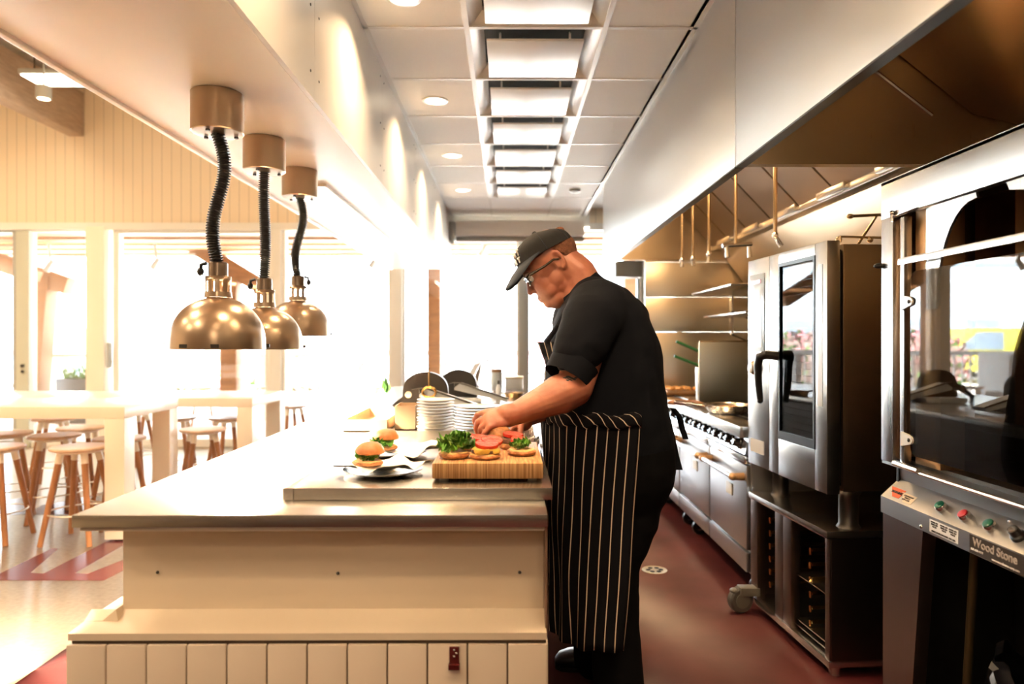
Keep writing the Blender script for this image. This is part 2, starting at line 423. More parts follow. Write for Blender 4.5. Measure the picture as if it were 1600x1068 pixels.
m = MB(); m.box((wx(1000), WY - .04, 0), (wx(1008), WY + .14, WH), bev=.006); struct(m.build('trim_9', FRAMEM), 'pale post beside the steel panel')
m = MB(); m.box((FLX0, WY - .05, WH - .035), (FLX1, WY, WH + .05), bev=.005); struct(m.build('trim_10', FRAMEM), 'pale window head along the back wall')
# door furniture on the glazed door post
m = MB(); m.box((wx(30), WY - .03, 0), (wx(50), WY + .12, WH - .04), bev=.006)
d1 = struct(m.build('door_1', pbr('door_green_grey', (.55, .56, .46), .45)), 'green-grey stile of the glazed dining door')
m = MB(); m.lathe([(.02, 0), (.02, .02)], (0, 0, 0), 16, M=Matrix.Translation((wx(41), WY - .03, Zp(575, WY))) @ Matrix.Rotation(PI/2, 4, 'X'))
m.lathe([(.016, 0), (.016, .02)], (0, 0, 0), 16, M=Matrix.Translation((wx(41), WY - .03, Zp(584, WY))) @ Matrix.Rotation(PI/2, 4, 'X'))
m.build('door_lock', DARKST, d1)
m = MB(); m.box((wx(173), WY - .07, .95), (wx(177), WY, 1.25), bev=.01); m.box((wx(172), WY - .05, 1.0), (wx(178), WY - .0, 1.04), bev=.004)
tag(m.build('window_latch', GREYM), 'slim grey latch handle on the sliding window beside the cream post', 'latch')

# roller shade housing over the kitchen window
r = thing('roller_shade', 'rolled-up shade in a white housing over the kitchen window', 'blind', (.15, 7.62, 2.38))
m = MB(); y0 = 7.55; x0, x1 = Xp(712, y0), .82
m.box((x0, y0, Zp(372, y0)), (x1, y0 + .16, Zp(348, y0)), bev=.01); m.build('housing', WHITE, r)
m = MB(); m.box((x0 - .09, y0 - .02, Zp(380, y0)), (x0 - .005, y0 + .16, Zp(350, y0)), bev=.015); m.ell((x0 - .04, y0 + .02, Zp(381, y0)), (.03, .03, .025)); m.build('end_bracket', GREYM, r)
m = MB(); m.tube([(x0, y0 + .08, Zp(376, y0)), (x1, y0 + .08, Zp(376, y0))], .028, 14); m.build('shade_roll', GREYM, r)

# ------------------------------------------------------------------ outside
EX = pbr('paving', (.78, .77, .74), .8)
m = MB(); m.box((-60, WY + .2, -.14), (60, 90, -.02)); struct(m.build('trim_11', EX), 'pale paved ground outside')
m = MB(); m.box((FLX0 - 2, FLY0 - 2, DCZ + .3), (FLX1 + 1, WY + .5, DCZ + .45)); struct(m.build('trim_12', CREAM), 'flat roof')
# pergola roof of the terrace
m = MB()
for i in range(11): m.box((-13, WY + .35 + .3*i, 2.70 + .03*(i % 2)), (6, WY + .35 + .3*i + .27, 2.74 + .03*(i % 2)))
o = m.build('terrace_roof', PINE); tag(o, 'pine board roof over the terrace outside the windows', 'roof')
def timber(name, a, c, th, label, cat, grp=None):
    a, c = Vector(a), Vector(c); z = (c - a).normalized(); x = Vector((0, 1, 0)).cross(z).normalized() if abs(z.y) < .9 else Vector((1, 0, 0)); y = z.cross(x)
    M = frame(a, x, y, z); m = MB(); m.box((-th[0]/2, -th[1]/2, 0), (th[0]/2, th[1]/2, (c-a).length), bev=.01, M=M)
    return tag(m.build(name, PINE), label, cat, grp)
D1, D2 = 11.0, 11.3
timber('timber_post', W(54, 640, D1), W(72, 435, D1), (.30, .30), 'leaning pine post outside the left dining window', 'post')
timber('timber_beam', W(-60, 392, D1), W(112, 452, D1), (.26, .25), 'sloping pine beam on the leaning post outside', 'beam')
timber('timber_brace', W(-20, 400, D1-.5), W(62, 436, D1-.5), (.16, .16), 'short pine brace above the leaning post', 'beam')
timber('timber_post', W(362, 640, D2), W(362, 432, D2), (.26, .26), 'pine post behind the nearest heat lamp', 'post')
timber('timber_beam', W(290, 380, D2), W(440, 470, D2), (.24, .2), 'sloping pine brace behind the heat lamps', 'beam')
timber('timber_post', (Xp(679, D1), D1, 0), (Xp(679, D1), D1, 2.70), (.20, .2), 'pine post between the island and the slicers outside', 'post')
timber('timber_post', (Xp(986, D1), D1, 0), (Xp(986, D1), D1, 2.70), (.22, .2), 'pine post outside behind the shoulders of the cook', 'post')
def spot(px, py, d, lab):
    r = thing('spotlight', lab, 'spotlight', W(px, py, d), 'spotlights under the terrace roof')
    p = W(px, py, d); m = MB(); m.tube([Vector((p.x, p.y, 2.71)), p + Vector((.03, 0, .12))], .02, 8); m.tube([p + Vector((.06, 0, .14)), p + Vector((-.04, 0, -.02))], [.035, .05], 12); m.build('lamp_head', GREYM, r)
    m = MB(); m.tube([(p.x - .5, p.y, p.z + .2), (p.x, p.y, p.z + .215), (p.x + .6, p.y, p.z + .2)], .012, 6); m.build('wire', GREYM, r)
for px, py, lab in ((78, 425, 'small spotlight under the terrace roof near the leaning post'), (243, 422, 'small spotlight under the terrace roof left of the nearest heat lamp'), (583, 420, 'small spotlight under the terrace roof left of the island post'), (754, 402, 'small spotlight under the terrace roof behind the cap brim')):
    spot(px, py, 10.4, lab)
# terrace railing, benches
WH2 = pbr('white_rail', (.85, .86, .86), .5)
r = thing('terrace_railing', 'white railing with vertical bars round the terrace', 'railing', (0, 13, 0))
m = MB()
m.box((-11, 12.95, 1.0), (4, 13.05, 1.08)); m.box((-11, 12.97, .12), (4, 13.03, .17)); m.build('rail', WH2, r)
m = MB()
for i in range(96): m.box((-10.9 + .155*i, 12.985, .15), (-10.88 + .155*i, 13.015, 1.0))
tag(m.build('baluster', WH2, r), kind='stuff')
for x, lab in ((-6.6, 'white terrace bar table outside the wide dining window'), (-3.1, 'white terrace bar table outside behind the third heat lamp')):
    r = thing('terrace_table', lab, 'table', (x, 11.6, 0), 'tables on the terrace')
    m = MB(); m.box((x - .9, 11.2, 1.0), (x + .9, 12.0, 1.06), bev=.01); m.build('table_top', WH2, r)
    for sx_ in (-.85, .85):
        m = MB(); m.box((x + sx_ - .05, 11.25, -.02), (x + sx_ + .05, 11.95, 1.0)); m.build('leg', WH2, r)
# buildings, bushes and vehicles beyond
PALEB = pbr('pale_blue_cladding', (.55, .68, .80), .6); PALEW = pbr('white_cladding', (.8, .82, .84), .6); GL2 = pbr('dark_window', (.25, .33, .42), .2)
def bld(name, x0, x1, y, h, mat, lab, nw):
    r = thing(name, lab, 'building', ((x0+x1)/2, y, 0))
    m = MB(); m.box((x0, y, -.1), (x1, y + 10, h)); m.build('wall', mat, r)
    m = MB(); m.box((x0 - .3, y - .3, h), (x1 + .3, y + 10.3, h + .35)); m.build('roof', PALEW, r)
    for i in range(nw):
        x = x0 + (i + .5)*(x1 - x0)/nw; m = MB(); m.box((x - 1.1, y - .06, 1.2), (x + 1.1, y, 2.7)); m.build('window', GL2, r)
bld('warehouse', -46, -12, 46, 6.5, PALEB, 'long pale blue warehouse across the street on the left', 9)
bld('office_building', -9, 16, 52, 5.0, PALEW, 'white low building across the street behind the cook', 8)
LEAFP = pbr('pink_bush_leaf', (.30, .22, .20), .7, var=.5, vscale=9); LEAFG = pbr('green_leaf', (.10, .22, .05), .6, var=.4, vscale=12)
PINKF = pbr('pink_leaf', (.55, .25, .28), .7)
def bush(name, c, r, mats, lab, n=900, leaf=.09):
    m = MB()
    for i in range(n):
        v = Vector((random.gauss(0, 1), random.gauss(0, 1), random.gauss(0, 1))).normalized() * random.uniform(.75, 1.05)
        p = Vector((c[0] + v.x*r[0], c[1] + v.y*r[1], max(.02, c[2] + v.z*r[2])))
        a = Vector((random.uniform(-1, 1), random.uniform(-1, 1), random.uniform(-1, 1))).normalized()*leaf; b_ = a.orthogonal().normalized()*leaf*.6
        m._add([p - a, p + b_, p + a, p - b_], [(0, 1, 2, 3)], random.randrange(len(mats)))
    m.ell(c, (r[0]*.85, r[1]*.85, r[2]*.85), 14, 8)
    return tag(m.build(name, mats), lab, 'bush')
bush('flowering_bush', (Xp(300, 18), 18, .7), (1.3, .9, .85), [LEAFP, LEAFG, PINKF], 'pinkish bush beyond the railing below the nearest heat lamp')
bush('flowering_bush', (Xp(372, 20.4), 20.4, .65), (1.3, .9, .8), [LEAFP, LEAFP, LEAFG], 'dark bush beyond the railing below the second heat lamp')
bush('flowering_bush', (Xp(468, 18), 18, .6), (.75, .8, .75), [LEAFP, PINKF, LEAFG], 'small pinkish bush beyond the railing below the third heat lamp')
def car(name, x, y, L, Hh, mat, lab, cat, van=False):
    r = thing(name, lab, cat, (x, y, -.02))
    h = Hh
    if van: prof = [(0, .35), (0, .95), (.08, h), (.62, h), (.80, .98), (.97, .88), (1, .35)]
    else: prof = [(0, .35), (0, .85), (.12, .95), (.27, h), (.62, h), (.76, .95), (.96, .82), (1, .35)]
    pts = [(x + (u - .5)*L, y, z) for u, z in prof]
    m = MB(); m.prism(pts, (0, 1.75, 0)); m.build('body', mat, r)
    m = MB(); a = (.14, .60) if not van else (.60, .76)
    if van: m.prism([(x + (u - .5)*L, y - .01, z) for u, z in ((.42, 1.0), (.42, h - .12), (.60, h - .12), (.74, 1.0))], (0, .02, 0))
    else: m.prism([(x + (u - .5)*L, y - .01, z) for u, z in ((.18, .97), (.29, h - .08), (.60, h - .08), (.71, .97))], (0, .02, 0))
    m.build('side_window', GL2, r)
    for u in (.18, .80):
        m = MB(); m.lathe([(.32, 0), (.32, .2)], (0, 0, 0), 20, M=Matrix.Translation((x + (u-.5)*L, y + .16, .32)) @ Matrix.Rotation(PI/2, 4, 'X')); m.build('wheel', BLACK, r)
        m = MB(); m.lathe([(.18, 0), (.16, .03)], (0, 0, 0), 16, M=Matrix.Translation((x + (u-.5)*L, y - .04, .32)) @ Matrix.Rotation(PI/2, 4, 'X')); m.build('wheel_hub', CHROME, r)
CARB = pbr('blue_car_paint', (.14, .28, .42), .2, coat=1); CARW = pbr('white_car_paint', (.8, .82, .85), .2, coat=1)
CARY = pbr('yellow_van_paint', (.78, .70, .12), .3, coat=1); CARP = pbr('red_car_paint', (.75, .25, .30), .3, coat=1); CARS = pbr('silver_car_paint', (.5, .55, .6), .25, .5)
car('car', Xp(0, 19), 19, 4.2, 1.45, CARB, 'blue car parked outside the left dining window', 'car')
car('car', Xp(110, 24), 24, 4.3, 1.45, CARW, 'white car parked outside beside the cream post', 'car')
car('car', Xp(520, 25), 25, 4.4, 1.5, CARW, 'white car outside behind the third heat lamp', 'car')
car('car', Xp(640, 22), 22, 4.2, 1.45, CARB, 'blue car outside behind the cream post left of the island', 'car')
car('car', Xp(815, 26), 26, 4.2, 1.45, CARP, 'pinkish red car outside in front of the cook', 'car')
car('van', -12.2, 21, 4.4, 1.65, CARY, 'yellow van parked in the street', 'van', True)
r = thing('planter', 'dark planter with grass standing on the terrace', 'planter', (Xp(128, 11), 11, 0))
m = MB(); cx, cy = Xp(128, 11), 11; m.box((cx - .3, cy - .15, -.02), (cx + .3, cy + .15, .68), bev=.01); m.build('box', DARKST, r)
m = MB()
for i in range(140):
    p = Vector((cx + random.uniform(-.26, .26), cy + random.uniform(-.1, .1), .64)); q = p + Vector((random.uniform(-.12, .12), random.uniform(-.1, .1), random.uniform(.2, .42)))
    m._add([p - Vector((.008, 0, 0)), p + Vector((.008, 0, 0)), q], [(0, 1, 2)])
m.build('grass', LEAFG, r)
# ------------------------------------------------------------------ dining tables and stools
TABW = pbr('table_cream_laminate', (.84, .74, .60), .35, coat=.2); TABT = pbr('table_top_white', (.86, .80, .72), .25, coat=.3)
def table(x0, x1, y0, y1, h, lab):
    r = thing('bar_table', lab, 'table', ((x0+x1)/2, (y0+y1)/2, 0), None)
    m = MB(); m.box((x0, y0, h - .075), (x1, y1, h), bev=.004); m.build('table_top', [TABW], r)
    for x in (x0 + .065, x1 - .065):
        for y in (y0 + .065, y1 - .065):
            m = MB(); m.box((x - .063, y - .063, .012), (x + .063, y + .063, h - .075), bev=.003); l = m.build('leg', TABW, r)
            m = MB(); m.lathe([(.03, 0), (.03, .012)], (x, y, 0), 14); m.build('foot', BLACK, l)
    return r
table(-5.6, -2.43, 4.42, 5.14, .852, 'near cream counter-height table at the left, its corner leg nearest the island')
table(-4.9, -2.10, 5.72, 6.55, .80, 'cream counter-height table farther back, nearer the windows')
def stool():
    r = thing('bar_stool', 'x', 'stool', (0, 0, 0), 'round wooden stools in the dining room')
    m = MB(); m.lathe([(.0, .575), (.150, .575), (.168, .583), (.170, .592), (.164, .600), (0, .603)], seg=32, close=False); m.build('seat', WOODSEAT, r)
    m = MB(); m.lathe([(.0, .560), (.115, .560), (.118, .5755), (0, .5755)], seg=24, close=False); m.build('seat_plate', CREAM, r)
    for k in range(4):
        a = PI/4 + k*PI/2; c, s = math.cos(a), math.sin(a)
        m = MB(); m.tube([(.105*c, .105*s, .562), (.215*c, .215*s, 0)], [.019, .016], 12); l = m.build('leg', WOODST, r)
        m = MB(); m.tube([(.105*c, .105*s, .5625), (.118*c, .118*s, .50)], [.0215, .0212], 12); m.build('leg_collar', TABW, l)
    m = MB(); R = .178; m.tube([(R*math.cos(t*2*PI/28), R*math.sin(t*2*PI/28), .19) for t in range(28)], .005, 6, closed=True); m.build('foot_ring', pbr('stool_ring', (.7, .62, .5), .3, .6), r)
    return r
ST = [(126, 4.46, .0, 'wooden stool nearest the island corner, in front of the near table'),
      (87, 5.0, .5, 'wooden stool just behind and left of the one nearest the island corner'),
      (-6, 4.46, .1, 'wooden stool cut off by the left edge of the photo, front row'),
      (12, 5.12, .7, 'wooden stool at the left edge, second row, under the near table'),
      (86, 6.1, .3, 'wooden stool in the third row, left, nearer the windows'),
      (128, 5.45, .9, 'wooden stool half hidden behind the second-row stool at the near table'),
      (188, 4.86, .785, 'wooden stool half hidden by the corner leg of the near table'),
      (212, 6.7, .0, 'wooden stool seen between the near table leg and the back leg, rear row'),
      (318, 5.35, .6, 'wooden stool standing free in front of the farther table'),
      (276, 6.15, .2, 'wooden stool under the farther table beside the back leg of the near table'),
      (358, 6.15, .8, 'wooden stool under the right end of the farther table'),
      (455, 7.3, .8, 'wooden stool by the window right of the farther table'),
      (240, 7.2, .5, 'wooden stool by the window behind the farther table')]
st0 = stool()
for i, (px, y, rz, lab) in enumerate(ST):
    if i == 0: st0.location = (Xp(px, y), y, 0); st0.rotation_euler.z = rz; st0['label'] = lab
    else: dup(st0, (Xp(px, y), y, 0), rz, lab)
for x, lab in ((-4.6, 'pale stool on the terrace left of centre of the wide window'), (-3.7, 'pale stool on the terrace beneath the nearest heat lamp'), (-1.9, 'pale stool on the terrace right of the white table')):
    dup(st0, (x, 10.5, -.02), .4, lab, 'stools on the terrace')

# ------------------------------------------------------------------ ceiling fittings of the dining room
r = thing('panel_light', 'glowing rectangular ceiling light beside the timber beam', 'light', (-5.05, 5.6, DCZ - .03), None)
p0 = W(88, 130, 6.95)
r.location = p0
m = MB(); m.box((p0.x - .25, p0.y - .17, p0.z), (p0.x + .25, p0.y + .17, p0.z + .05), bev=.01); m.build('housing', GREYM, r)
m = MB(); m.box((p0.x - .23, p0.y - .15, p0.z - .012), (p0.x + .23, p0.y + .15, p0.z), mi=0); m.build('diffuser', glow('panel_glow', (1, .9, .75), 9), r)
m = MB(); m.tube([(p0.x - .2, p0.y, p0.z + .04), (p0.x - .2, p0.y, DCZ)], .006, 6); m.tube([(p0.x + .2, p0.y, p0.z + .04), (p0.x + .2, p0.y, DCZ)], .006, 6); m.build('hanger', DARKST, r)
p0 = W(71, 158, 6.4)
r = thing('cylinder_downlight', 'small cylindrical ceiling spotlight in front of the timber beam', 'light', (p0.x, p0.y, p0.z))
m = MB(); m.lathe([(.05, -.01), (.062, -.01), (.065, .0), (.065, .10), (.06, .105)], (p0.x, p0.y, p0.z), 24); m.build('body', GREYM, r)
m = MB(); m.lathe([(.0, -.012), (.05, -.012), (.05, -.006)], (p0.x, p0.y, p0.z), 24, close=False); m.build('lens', glow('lens_glow', (1, .85, .6), 6), r)
m = MB(); m.tube([(p0.x, p0.y, p0.z + .1), (p0.x, p0.y, DCZ)], .008, 8); m.build('stem', GREYM, r)

# ------------------------------------------------------------------ kitchen ceiling fittings
LENSG = glow('downlight_glow', (1, .84, .62), 9)
def downlight(x, y, lab):
    r = thing('recessed_light', lab, 'ceiling light', (x, y, KC), 'recessed lights in the kitchen ceiling')
    m = MB(); m.lathe([(.058, -.002), (.060, -.006), (.074, -.004), (.075, .0), (.058, .0)], (x, y, KC), 28, close=False); m.build('trim_ring', WHITE, r)
    m = MB(); m.lathe([(0, -.001), (.058, -.001)], (x, y, KC), 28, close=False); m.build('lens', LENSG, r)
names = {2.82: 'nearest round recessed light, cut by the top of the photo', 4.03: 'second round recessed light, beside the second visible air diffuser', 5.22: 'third round recessed light along the ceiling', 6.42: 'farthest round recessed light, over the far tiles'}
for x, y in DOWN: downlight(x, y, names.get(y, 'added unseen recessed fill light above and behind the photographer, row over the island'))
for x, y in ((.62, -1.95), (.62, -.75), (.62, .45), (.62, 1.6)): downlight(x, y, 'added unseen recessed fill light above the photographer, row beside the hood')
def diffuser(x, y):
    r = thing('air_diffuser', 'x', 'air diffuser', (x, y, KC), 'square air diffusers in the kitchen ceiling')
    o, i_ = .300, .235
    m = MB()
    a = [(-o, -o), (o, -o), (o, o), (-o, o)]; b_ = [(-i_, -i_), (i_, -i_), (i_, i_), (-i_, i_)]
    for k in range(4):
        k2 = (k+1) % 4
        m.quad((x+a[k][0], y+a[k][1], KC), (x+a[k2][0], y+a[k2][1], KC), (x+a[k2][0]*.93, y+a[k2][1]*.93, KC + .004), (x+a[k][0]*.93, y+a[k][1]*.93, KC + .004))
        m.quad((x+a[k][0]*.93, y+a[k][1]*.93, KC + .004), (x+a[k2][0]*.93, y+a[k2][1]*.93, KC + .004), (x+b_[k2][0], y+b_[k2][1], KC + .045), (x+b_[k][0], y+b_[k][1], KC + .045))
        m.quad((x+b_[k][0], y+b_[k][1], KC + .045), (x+b_[k2][0], y+b_[k2][1], KC + .045), (x+b_[k2][0], y+b_[k2][1], KC + .065), (x+b_[k][0], y+b_[k][1], KC + .065))
    m.build('frame', GRID, r)
    m = MB(); m.box((x - i_, y - i_, KC + .06), (x + i_, y + i_, KC + .12)); m.build('throat', VOID, r)
    m = MB(); m.box((x - .222, y - .222, KC - .022), (x + .222, y + .222, KC - .012), bev=.003); f = m.build('face_plate', WHITE, r)
    m = MB()
    for sx_ in (-.16, .16):
        for sy_ in (-.19, .19): m.tube([(x + sx_, y + sy_, KC - .014), (x + sx_, y + sy_, KC + .07)], .006, 6)
    m.build('hanger', CHROME, r)
    return r
dy = [3.095 + .61*i + .30 for i in range(-2, 6)]
dl = ['air diffuser just above the photographer, out of view', 'nearest visible air diffuser, cut by the top of the photo', 'second air diffuser from the camera, whole face plate visible', 'third air diffuser from the camera', 'fourth air diffuser from the camera', 'fifth air diffuser from the camera', 'sixth air diffuser from the camera', 'farthest air diffuser, nearest the kitchen windows']
d0 = diffuser(.1205, dy[0]); d0['label'] = dl[0]
for y, l in zip(dy[1:], dl[1:]): dup(d0, (.1205, y, KC), 0, l)
m = MB(); x, y = Xp(898, 6.4), 6.4; m.lathe([(.05, 0), (.05, -.02), (.02, -.03)], (x, y, KC), 18); tag(m.build('smoke_detector', GREYM), 'small round detector on the ceiling right of the far diffusers', 'smoke detector')

# LED strip under the bulkhead
r = thing('strip_light', 'long thin glowing light strip set into the underside of the bulkhead', 'light', (-.955, 5.6, SB - .01))
m = MB(); m.box((-.985, 3.55, SB - .014), (-.925, 7.7, SB), bev=.003); m.build('channel', WHITE, r)
m = MB(); m.box((-.972, 3.57, SB - .018), (-.938, 7.68, SB - .0142)); m.build('diffuser', glow('strip_glow', (1, .93, .82), 7), r)
area('strip_lamp', (-.955, 5.6, SB - .03), .04, 8, (1, .85, .65), shape='RECTANGLE', sy=4.0)

# ------------------------------------------------------------------ heat lamps
RUB = pbr('black_coiled_rubber', (.012, .012, .012), .5)
BULB = glow('lamp_bulb', (1, .72, .42), 30)
def heat_lamp(px, d, lab, shade_px, shade_py, bend, knob):
    x = -.955 if px is None else Xp(px, d); z0 = SB
    r = thing('heat_lamp', lab, 'heat lamp', (x, d, z0), 'heat lamps hanging over the island')
    m = MB(); m.lathe([(.0, 0), (.079, 0), (.081, -.002), (.081, -.125), (.078, -.128), (.0, -.132)], (x, d, z0), 40, close=False); c = m.build('canopy', LAMPM, r)
    m = MB()
    for a in (.6, 2.6, 4.6): m.lathe([(.007, 0), (.007, -.006)], (x + .058*math.cos(a), d + .058*math.sin(a), z0 - .130), 10)
    m.build('screw', DARKST, c)
    sx_, sz = Xp(shade_px, d), Zp(shade_py, d)      # centre of the rim
    zt = sz + .158                                   # top of dome
    P = []
    n = 200; za, zb = z0 - .128, zt + .115
    for i in range(n+1):
        t = i/n; u = t*t*(3 - 2*t)
        P.append(Vector((x + (sx_ - x)*u + bend*math.sin(2*PI*t)*(1 - .3*t), d + .01*math.sin(5*t), za + (zb - za)*t)))
    R = [.0195 + .0035*math.cos(i*PI*.5 + PI/4)*1.3 for i in range(n+1)]
    R = [.0215 if (i//2) % 2 == 0 else .0150 for i in range(n+1)]
    m = MB(); m.tube(P, R, 14); m.build('coiled_cable', RUB, r, ang=80)
    m = MB(); m.lathe([(.0, .115), (.026, .115), (.030, .11), (.030, .065)], (sx_, d, zt), 28, close=False); m.build('socket', pbr('socket_bronze', (.28, .22, .17), .3, .9), r)
    m = MB()                                          # slotted collar: posts between real gaps
    m.lathe([(.037, .068), (.040, .068), (.040, .055), (.037, .055)], (sx_, d, zt), 32, close=False); m.lathe([(.037, .018), (.041, .018), (.043, 0), (.038, 0)], (sx_, d, zt), 32, close=False)
    m.lathe([(.029, .069), (.040, .068)], (sx_, d, zt), 32, close=False)
    for k in range(10):
        a0 = 2*PI*k/10; V = []
        for da in (-.19, -.06, .06, .19):
            V.append((math.cos(a0+da), math.sin(a0+da)))
        for (c0, s0), (c1, s1) in zip(V, V[1:]):
            m.quad((sx_ + .0395*c0, d + .0395*s0, zt + .016), (sx_ + .0395*c1, d + .0395*s1, zt + .016), (sx_ + .0395*c1, d + .0395*s1, zt + .057), (sx_ + .0395*c0, d + .0395*s0, zt + .057))
    m.build('vent_collar', LAMPM, r)
    m = MB(); pr = []
    for i in range(15):
        t = i/14*PI/2; pr.append((.146*math.sin(t)**.92 if t else .0, .158*math.cos(t)**.85 if i < 14 else 0))
    pr = [(max(.036, a), b_) for a, b_ in pr]
    prof = pr + [(.146, -.008), (.143, -.008)] + [(a - .003, b_ - .003) for a, b_ in reversed(pr)]
    m.lathe(prof, (sx_, d, sz), 56, close=False); sh = m.build('lamp_shade', LAMPM, r)
    for a in (-1.25, -1.9, .5):
        m = MB(); m.box((sx_ + .147*math.cos(a) - .013, d + .147*math.sin(a) - .002, sz - .004), (sx_ + .147*math.cos(a) + .013, d + .147*math.sin(a) + .001, sz + .008)); m.build('rim_clip', DARKST, sh)
    m = MB(); m.ell((sx_, d, sz + .055), (.05, .05, .055), 20, 12); m.tube([(sx_, d, sz + .09), (sx_, d, sz + .16)], [.03, .026], 16); m.build('bulb', BULB, r)
    m = MB(); kx = sx_ + knob*.033; m.tube([(kx, d - .01, zt + .11), (kx + knob*.018, d - .01, zt + .105), (kx + knob*.02, d - .01, zt + .085)], .006, 8); m.ell((kx + knob*.02, d - .01, zt + .083), (.011, .011, .014)); m.build('switch', BLACK, r)
    area('heat_lamp_bulb', (sx_, d, sz + .012), .12, 140, (1, .76, .52), spread=2.3)
heat_lamp(341, 2.26, 'nearest and largest-looking heat lamp with a metal dome, at the left', 342, 545, .020, -1)
heat_lamp(414, 2.77, 'middle heat lamp of the row, partly behind the nearest dome', 414, 546, -.006, -1)
heat_lamp(469, 3.27, 'farthest heat lamp of the row, black cable curving down', 466, 526, .016, 1)

# ------------------------------------------------------------------ island
XR, XL, YF, YB = .0865, -.965, 1.543, 5.9
r = thing('kitchen_island', 'long cream island with a tiled foot and recessed panel under the steel top', 'counter', (-.44, 1.55, 0))
m = MB(); m.box((-.90, 1.629, .60), (.082, YB - .02, .846), bev=.003); core = m.build('front_panel', ISLAND, r)
m = MB()
for px, py in ((247, 897), (528, 899), (812, 898)): m.ell(W(px, py, 1.628), (.004, .003, .004), 10, 6)
m.build('screw', DARKST, core)
m = MB(); m.box((-.955, YF + .012, .846), (.080, YB - .01, .8566), bev=.002); m.build('under_rail', CREAM, r)
m = MB(); m.prism([(-.972, YF - .002, .609), (-.972, YF - .002, .6245), (-.972, 1.60, .628), (-.972, 1.629, .645), (-.972, 1.64, .609)], (1.056, 0, 0))
m.prism([(-.972, 1.60, .609), (-.972, 1.60, .628), (-.93, 1.60, .630), (-.90, 1.60, .655), (-.89, 1.60, .609)], (0, YB - 1.62, 0)); led = m.build('ledge', ISLAND, r)
m = MB()
for px in (240, 523, 812): m.ell(W(px, 979, 1.60), (.004, .004, .002), 10, 6)
m.build('screw', DARKST, led)
m = MB(); m.box((-.968, YF + .006, .02), (.083, YB - .02, .608)); m.build('foot_core', GROUT, r)
m = MB()
tw = (.0855 + .977)/12
for row in range(2):
    z1 = .599 - row*.30; z0 = max(.03, z1 - .294)
    for k in range(12): m.box((-.977 + k*tw + .0015, YF - .003, z0), (-.977 + (k+1)*tw - .0015, YF + .008, z1), bev=.003)
    for k in range(44): m.box((-.977, YF + .002 + k*.098, z0), (-.966, YF - .002 + (k+1)*.098, z1), bev=.002)
    for k in range(44): m.box((.081, YF + .002 + k*.098, z0), (.0865, YF - .002 + (k+1)*.098, z1))
m.build('tile_cladding', ISLTILE, r)
m = MB(); m.box((.082, YF + .02, .61), (.0865, YB - .02, .856)); m.build('side_panel', pbr('side_panel_brown', (.20, .12, .08), .35), r)
cto = thing('countertop', 'long stainless steel worktop on the island', 'worktop', ((XL+XR)/2, YF, .857))
m = MB(); m.box((XL, YF, .857), (XR, YB, TOPZ), bev=.002); m.build('slab', STEELTOP, cto)
# bottle opener on the tiles
r = thing('bottle_opener', 'dark red wall bottle opener screwed to the tiled foot of the island', 'bottle opener', W(710, 1030, YF - .004))
c = W(710, 1030, YF - .004); RD = pbr('opener_red', (.10, .012, .012), .35, .3)
m = MB(); m.box((c.x - .011, c.y - .006, c.z - .012), (c.x + .011, c.y, c.z + .024), bev=.002); m.prism([(c.x - .012, c.y - .002, c.z - .012), (c.x - .012, c.y - .018, c.z - .010), (c.x - .012, c.y - .016, c.z - .022), (c.x - .012, c.y, c.z - .022)], (.024, 0, 0)); pl = m.build('plate', RD, r)
m = MB()
for u, v in ((0, .018), (0, .004), (.005, .011)): m.ell((c.x + u, c.y - .007, c.z + v), (.0028, .002, .0028), 10, 6)
m.build('screw', CHROME, pl)
# raised steel surface
RZ = .915
r = thing('steel_tray_table', 'raised stainless work surface lying on the island under the cutting board', 'work surface', (-.22, 1.70, TOPZ))
m = MB(); m.box((-.518, 1.682, TOPZ + .001), (.105, 2.75, RZ), bev=.0015); m.build('plate', STEELTOP, r)
m = MB(); m.box((-.545, 1.682, TOPZ + .001), (-.520, 2.75, RZ), bev=.0015); m.build('edge_strip', STEELTOP, r)

# cutting board
EG = bpy.data.materials.new('end_grain_wood'); EG.use_nodes = True; nt = EG.node_tree; b = nt.nodes['Principled BSDF']; L = nt.links.new
tc = nm(nt, 'ShaderNodeTexCoord'); mp = nm(nt, 'ShaderNodeMapping'); mp.inputs['Scale'].default_value = (90, 5, 1.2); L(tc.outputs['Object'], mp.inputs[0])
n1 = nm(nt, 'ShaderNodeTexNoise'); n1.inputs['Scale'].default_value = 2.2; n1.inputs['Detail'].default_value = 6; n1.inputs['Distortion'].default_value = .6; L(mp.outputs[0], n1.inputs[0])
cr = nm(nt, 'ShaderNodeValToRGB'); L(n1.outputs[0], cr.inputs[0])
cr.color_ramp.elements[0].position = .30; cr.color_ramp.elements[0].color = (.22, .09, .03, 1); cr.color_ramp.elements[1].position = .66; cr.color_ramp.elements[1].color = (.68, .40, .18, 1)
e = cr.color_ramp.elements.new(.47); e.color = (.46, .23, .085, 1)
L(cr.outputs[0], b.inputs['Base Color']); b.inputs['Roughness'].default_value = .5
bp = nm(nt, 'ShaderNodeBump'); bp.inputs['Strength'].default_value = .3; bp.inputs['Distance'].default_value = .003; L(n1.outputs[0], bp.inputs['Height']); L(bp.outputs[0], b.inputs['Normal'])
BZ0, BZ1 = .923, .963
r = thing('cutting_board', 'thick striped wooden cutting board on small feet, carrying the open burgers', 'cutting board', (-.054, 1.93, RZ))
m = MB(); m.box((-.193, 1.75, BZ0), (.0865, 2.12, BZ1), bev=.005); m.build('board', EG, r)
for x in (-.165, .06):
    for y in (1.78, 2.09): m = MB(); m.lathe([(.011, 0), (.013, BZ0 - RZ)], (x, y, RZ), 14); m.build('foot', TABW, r)

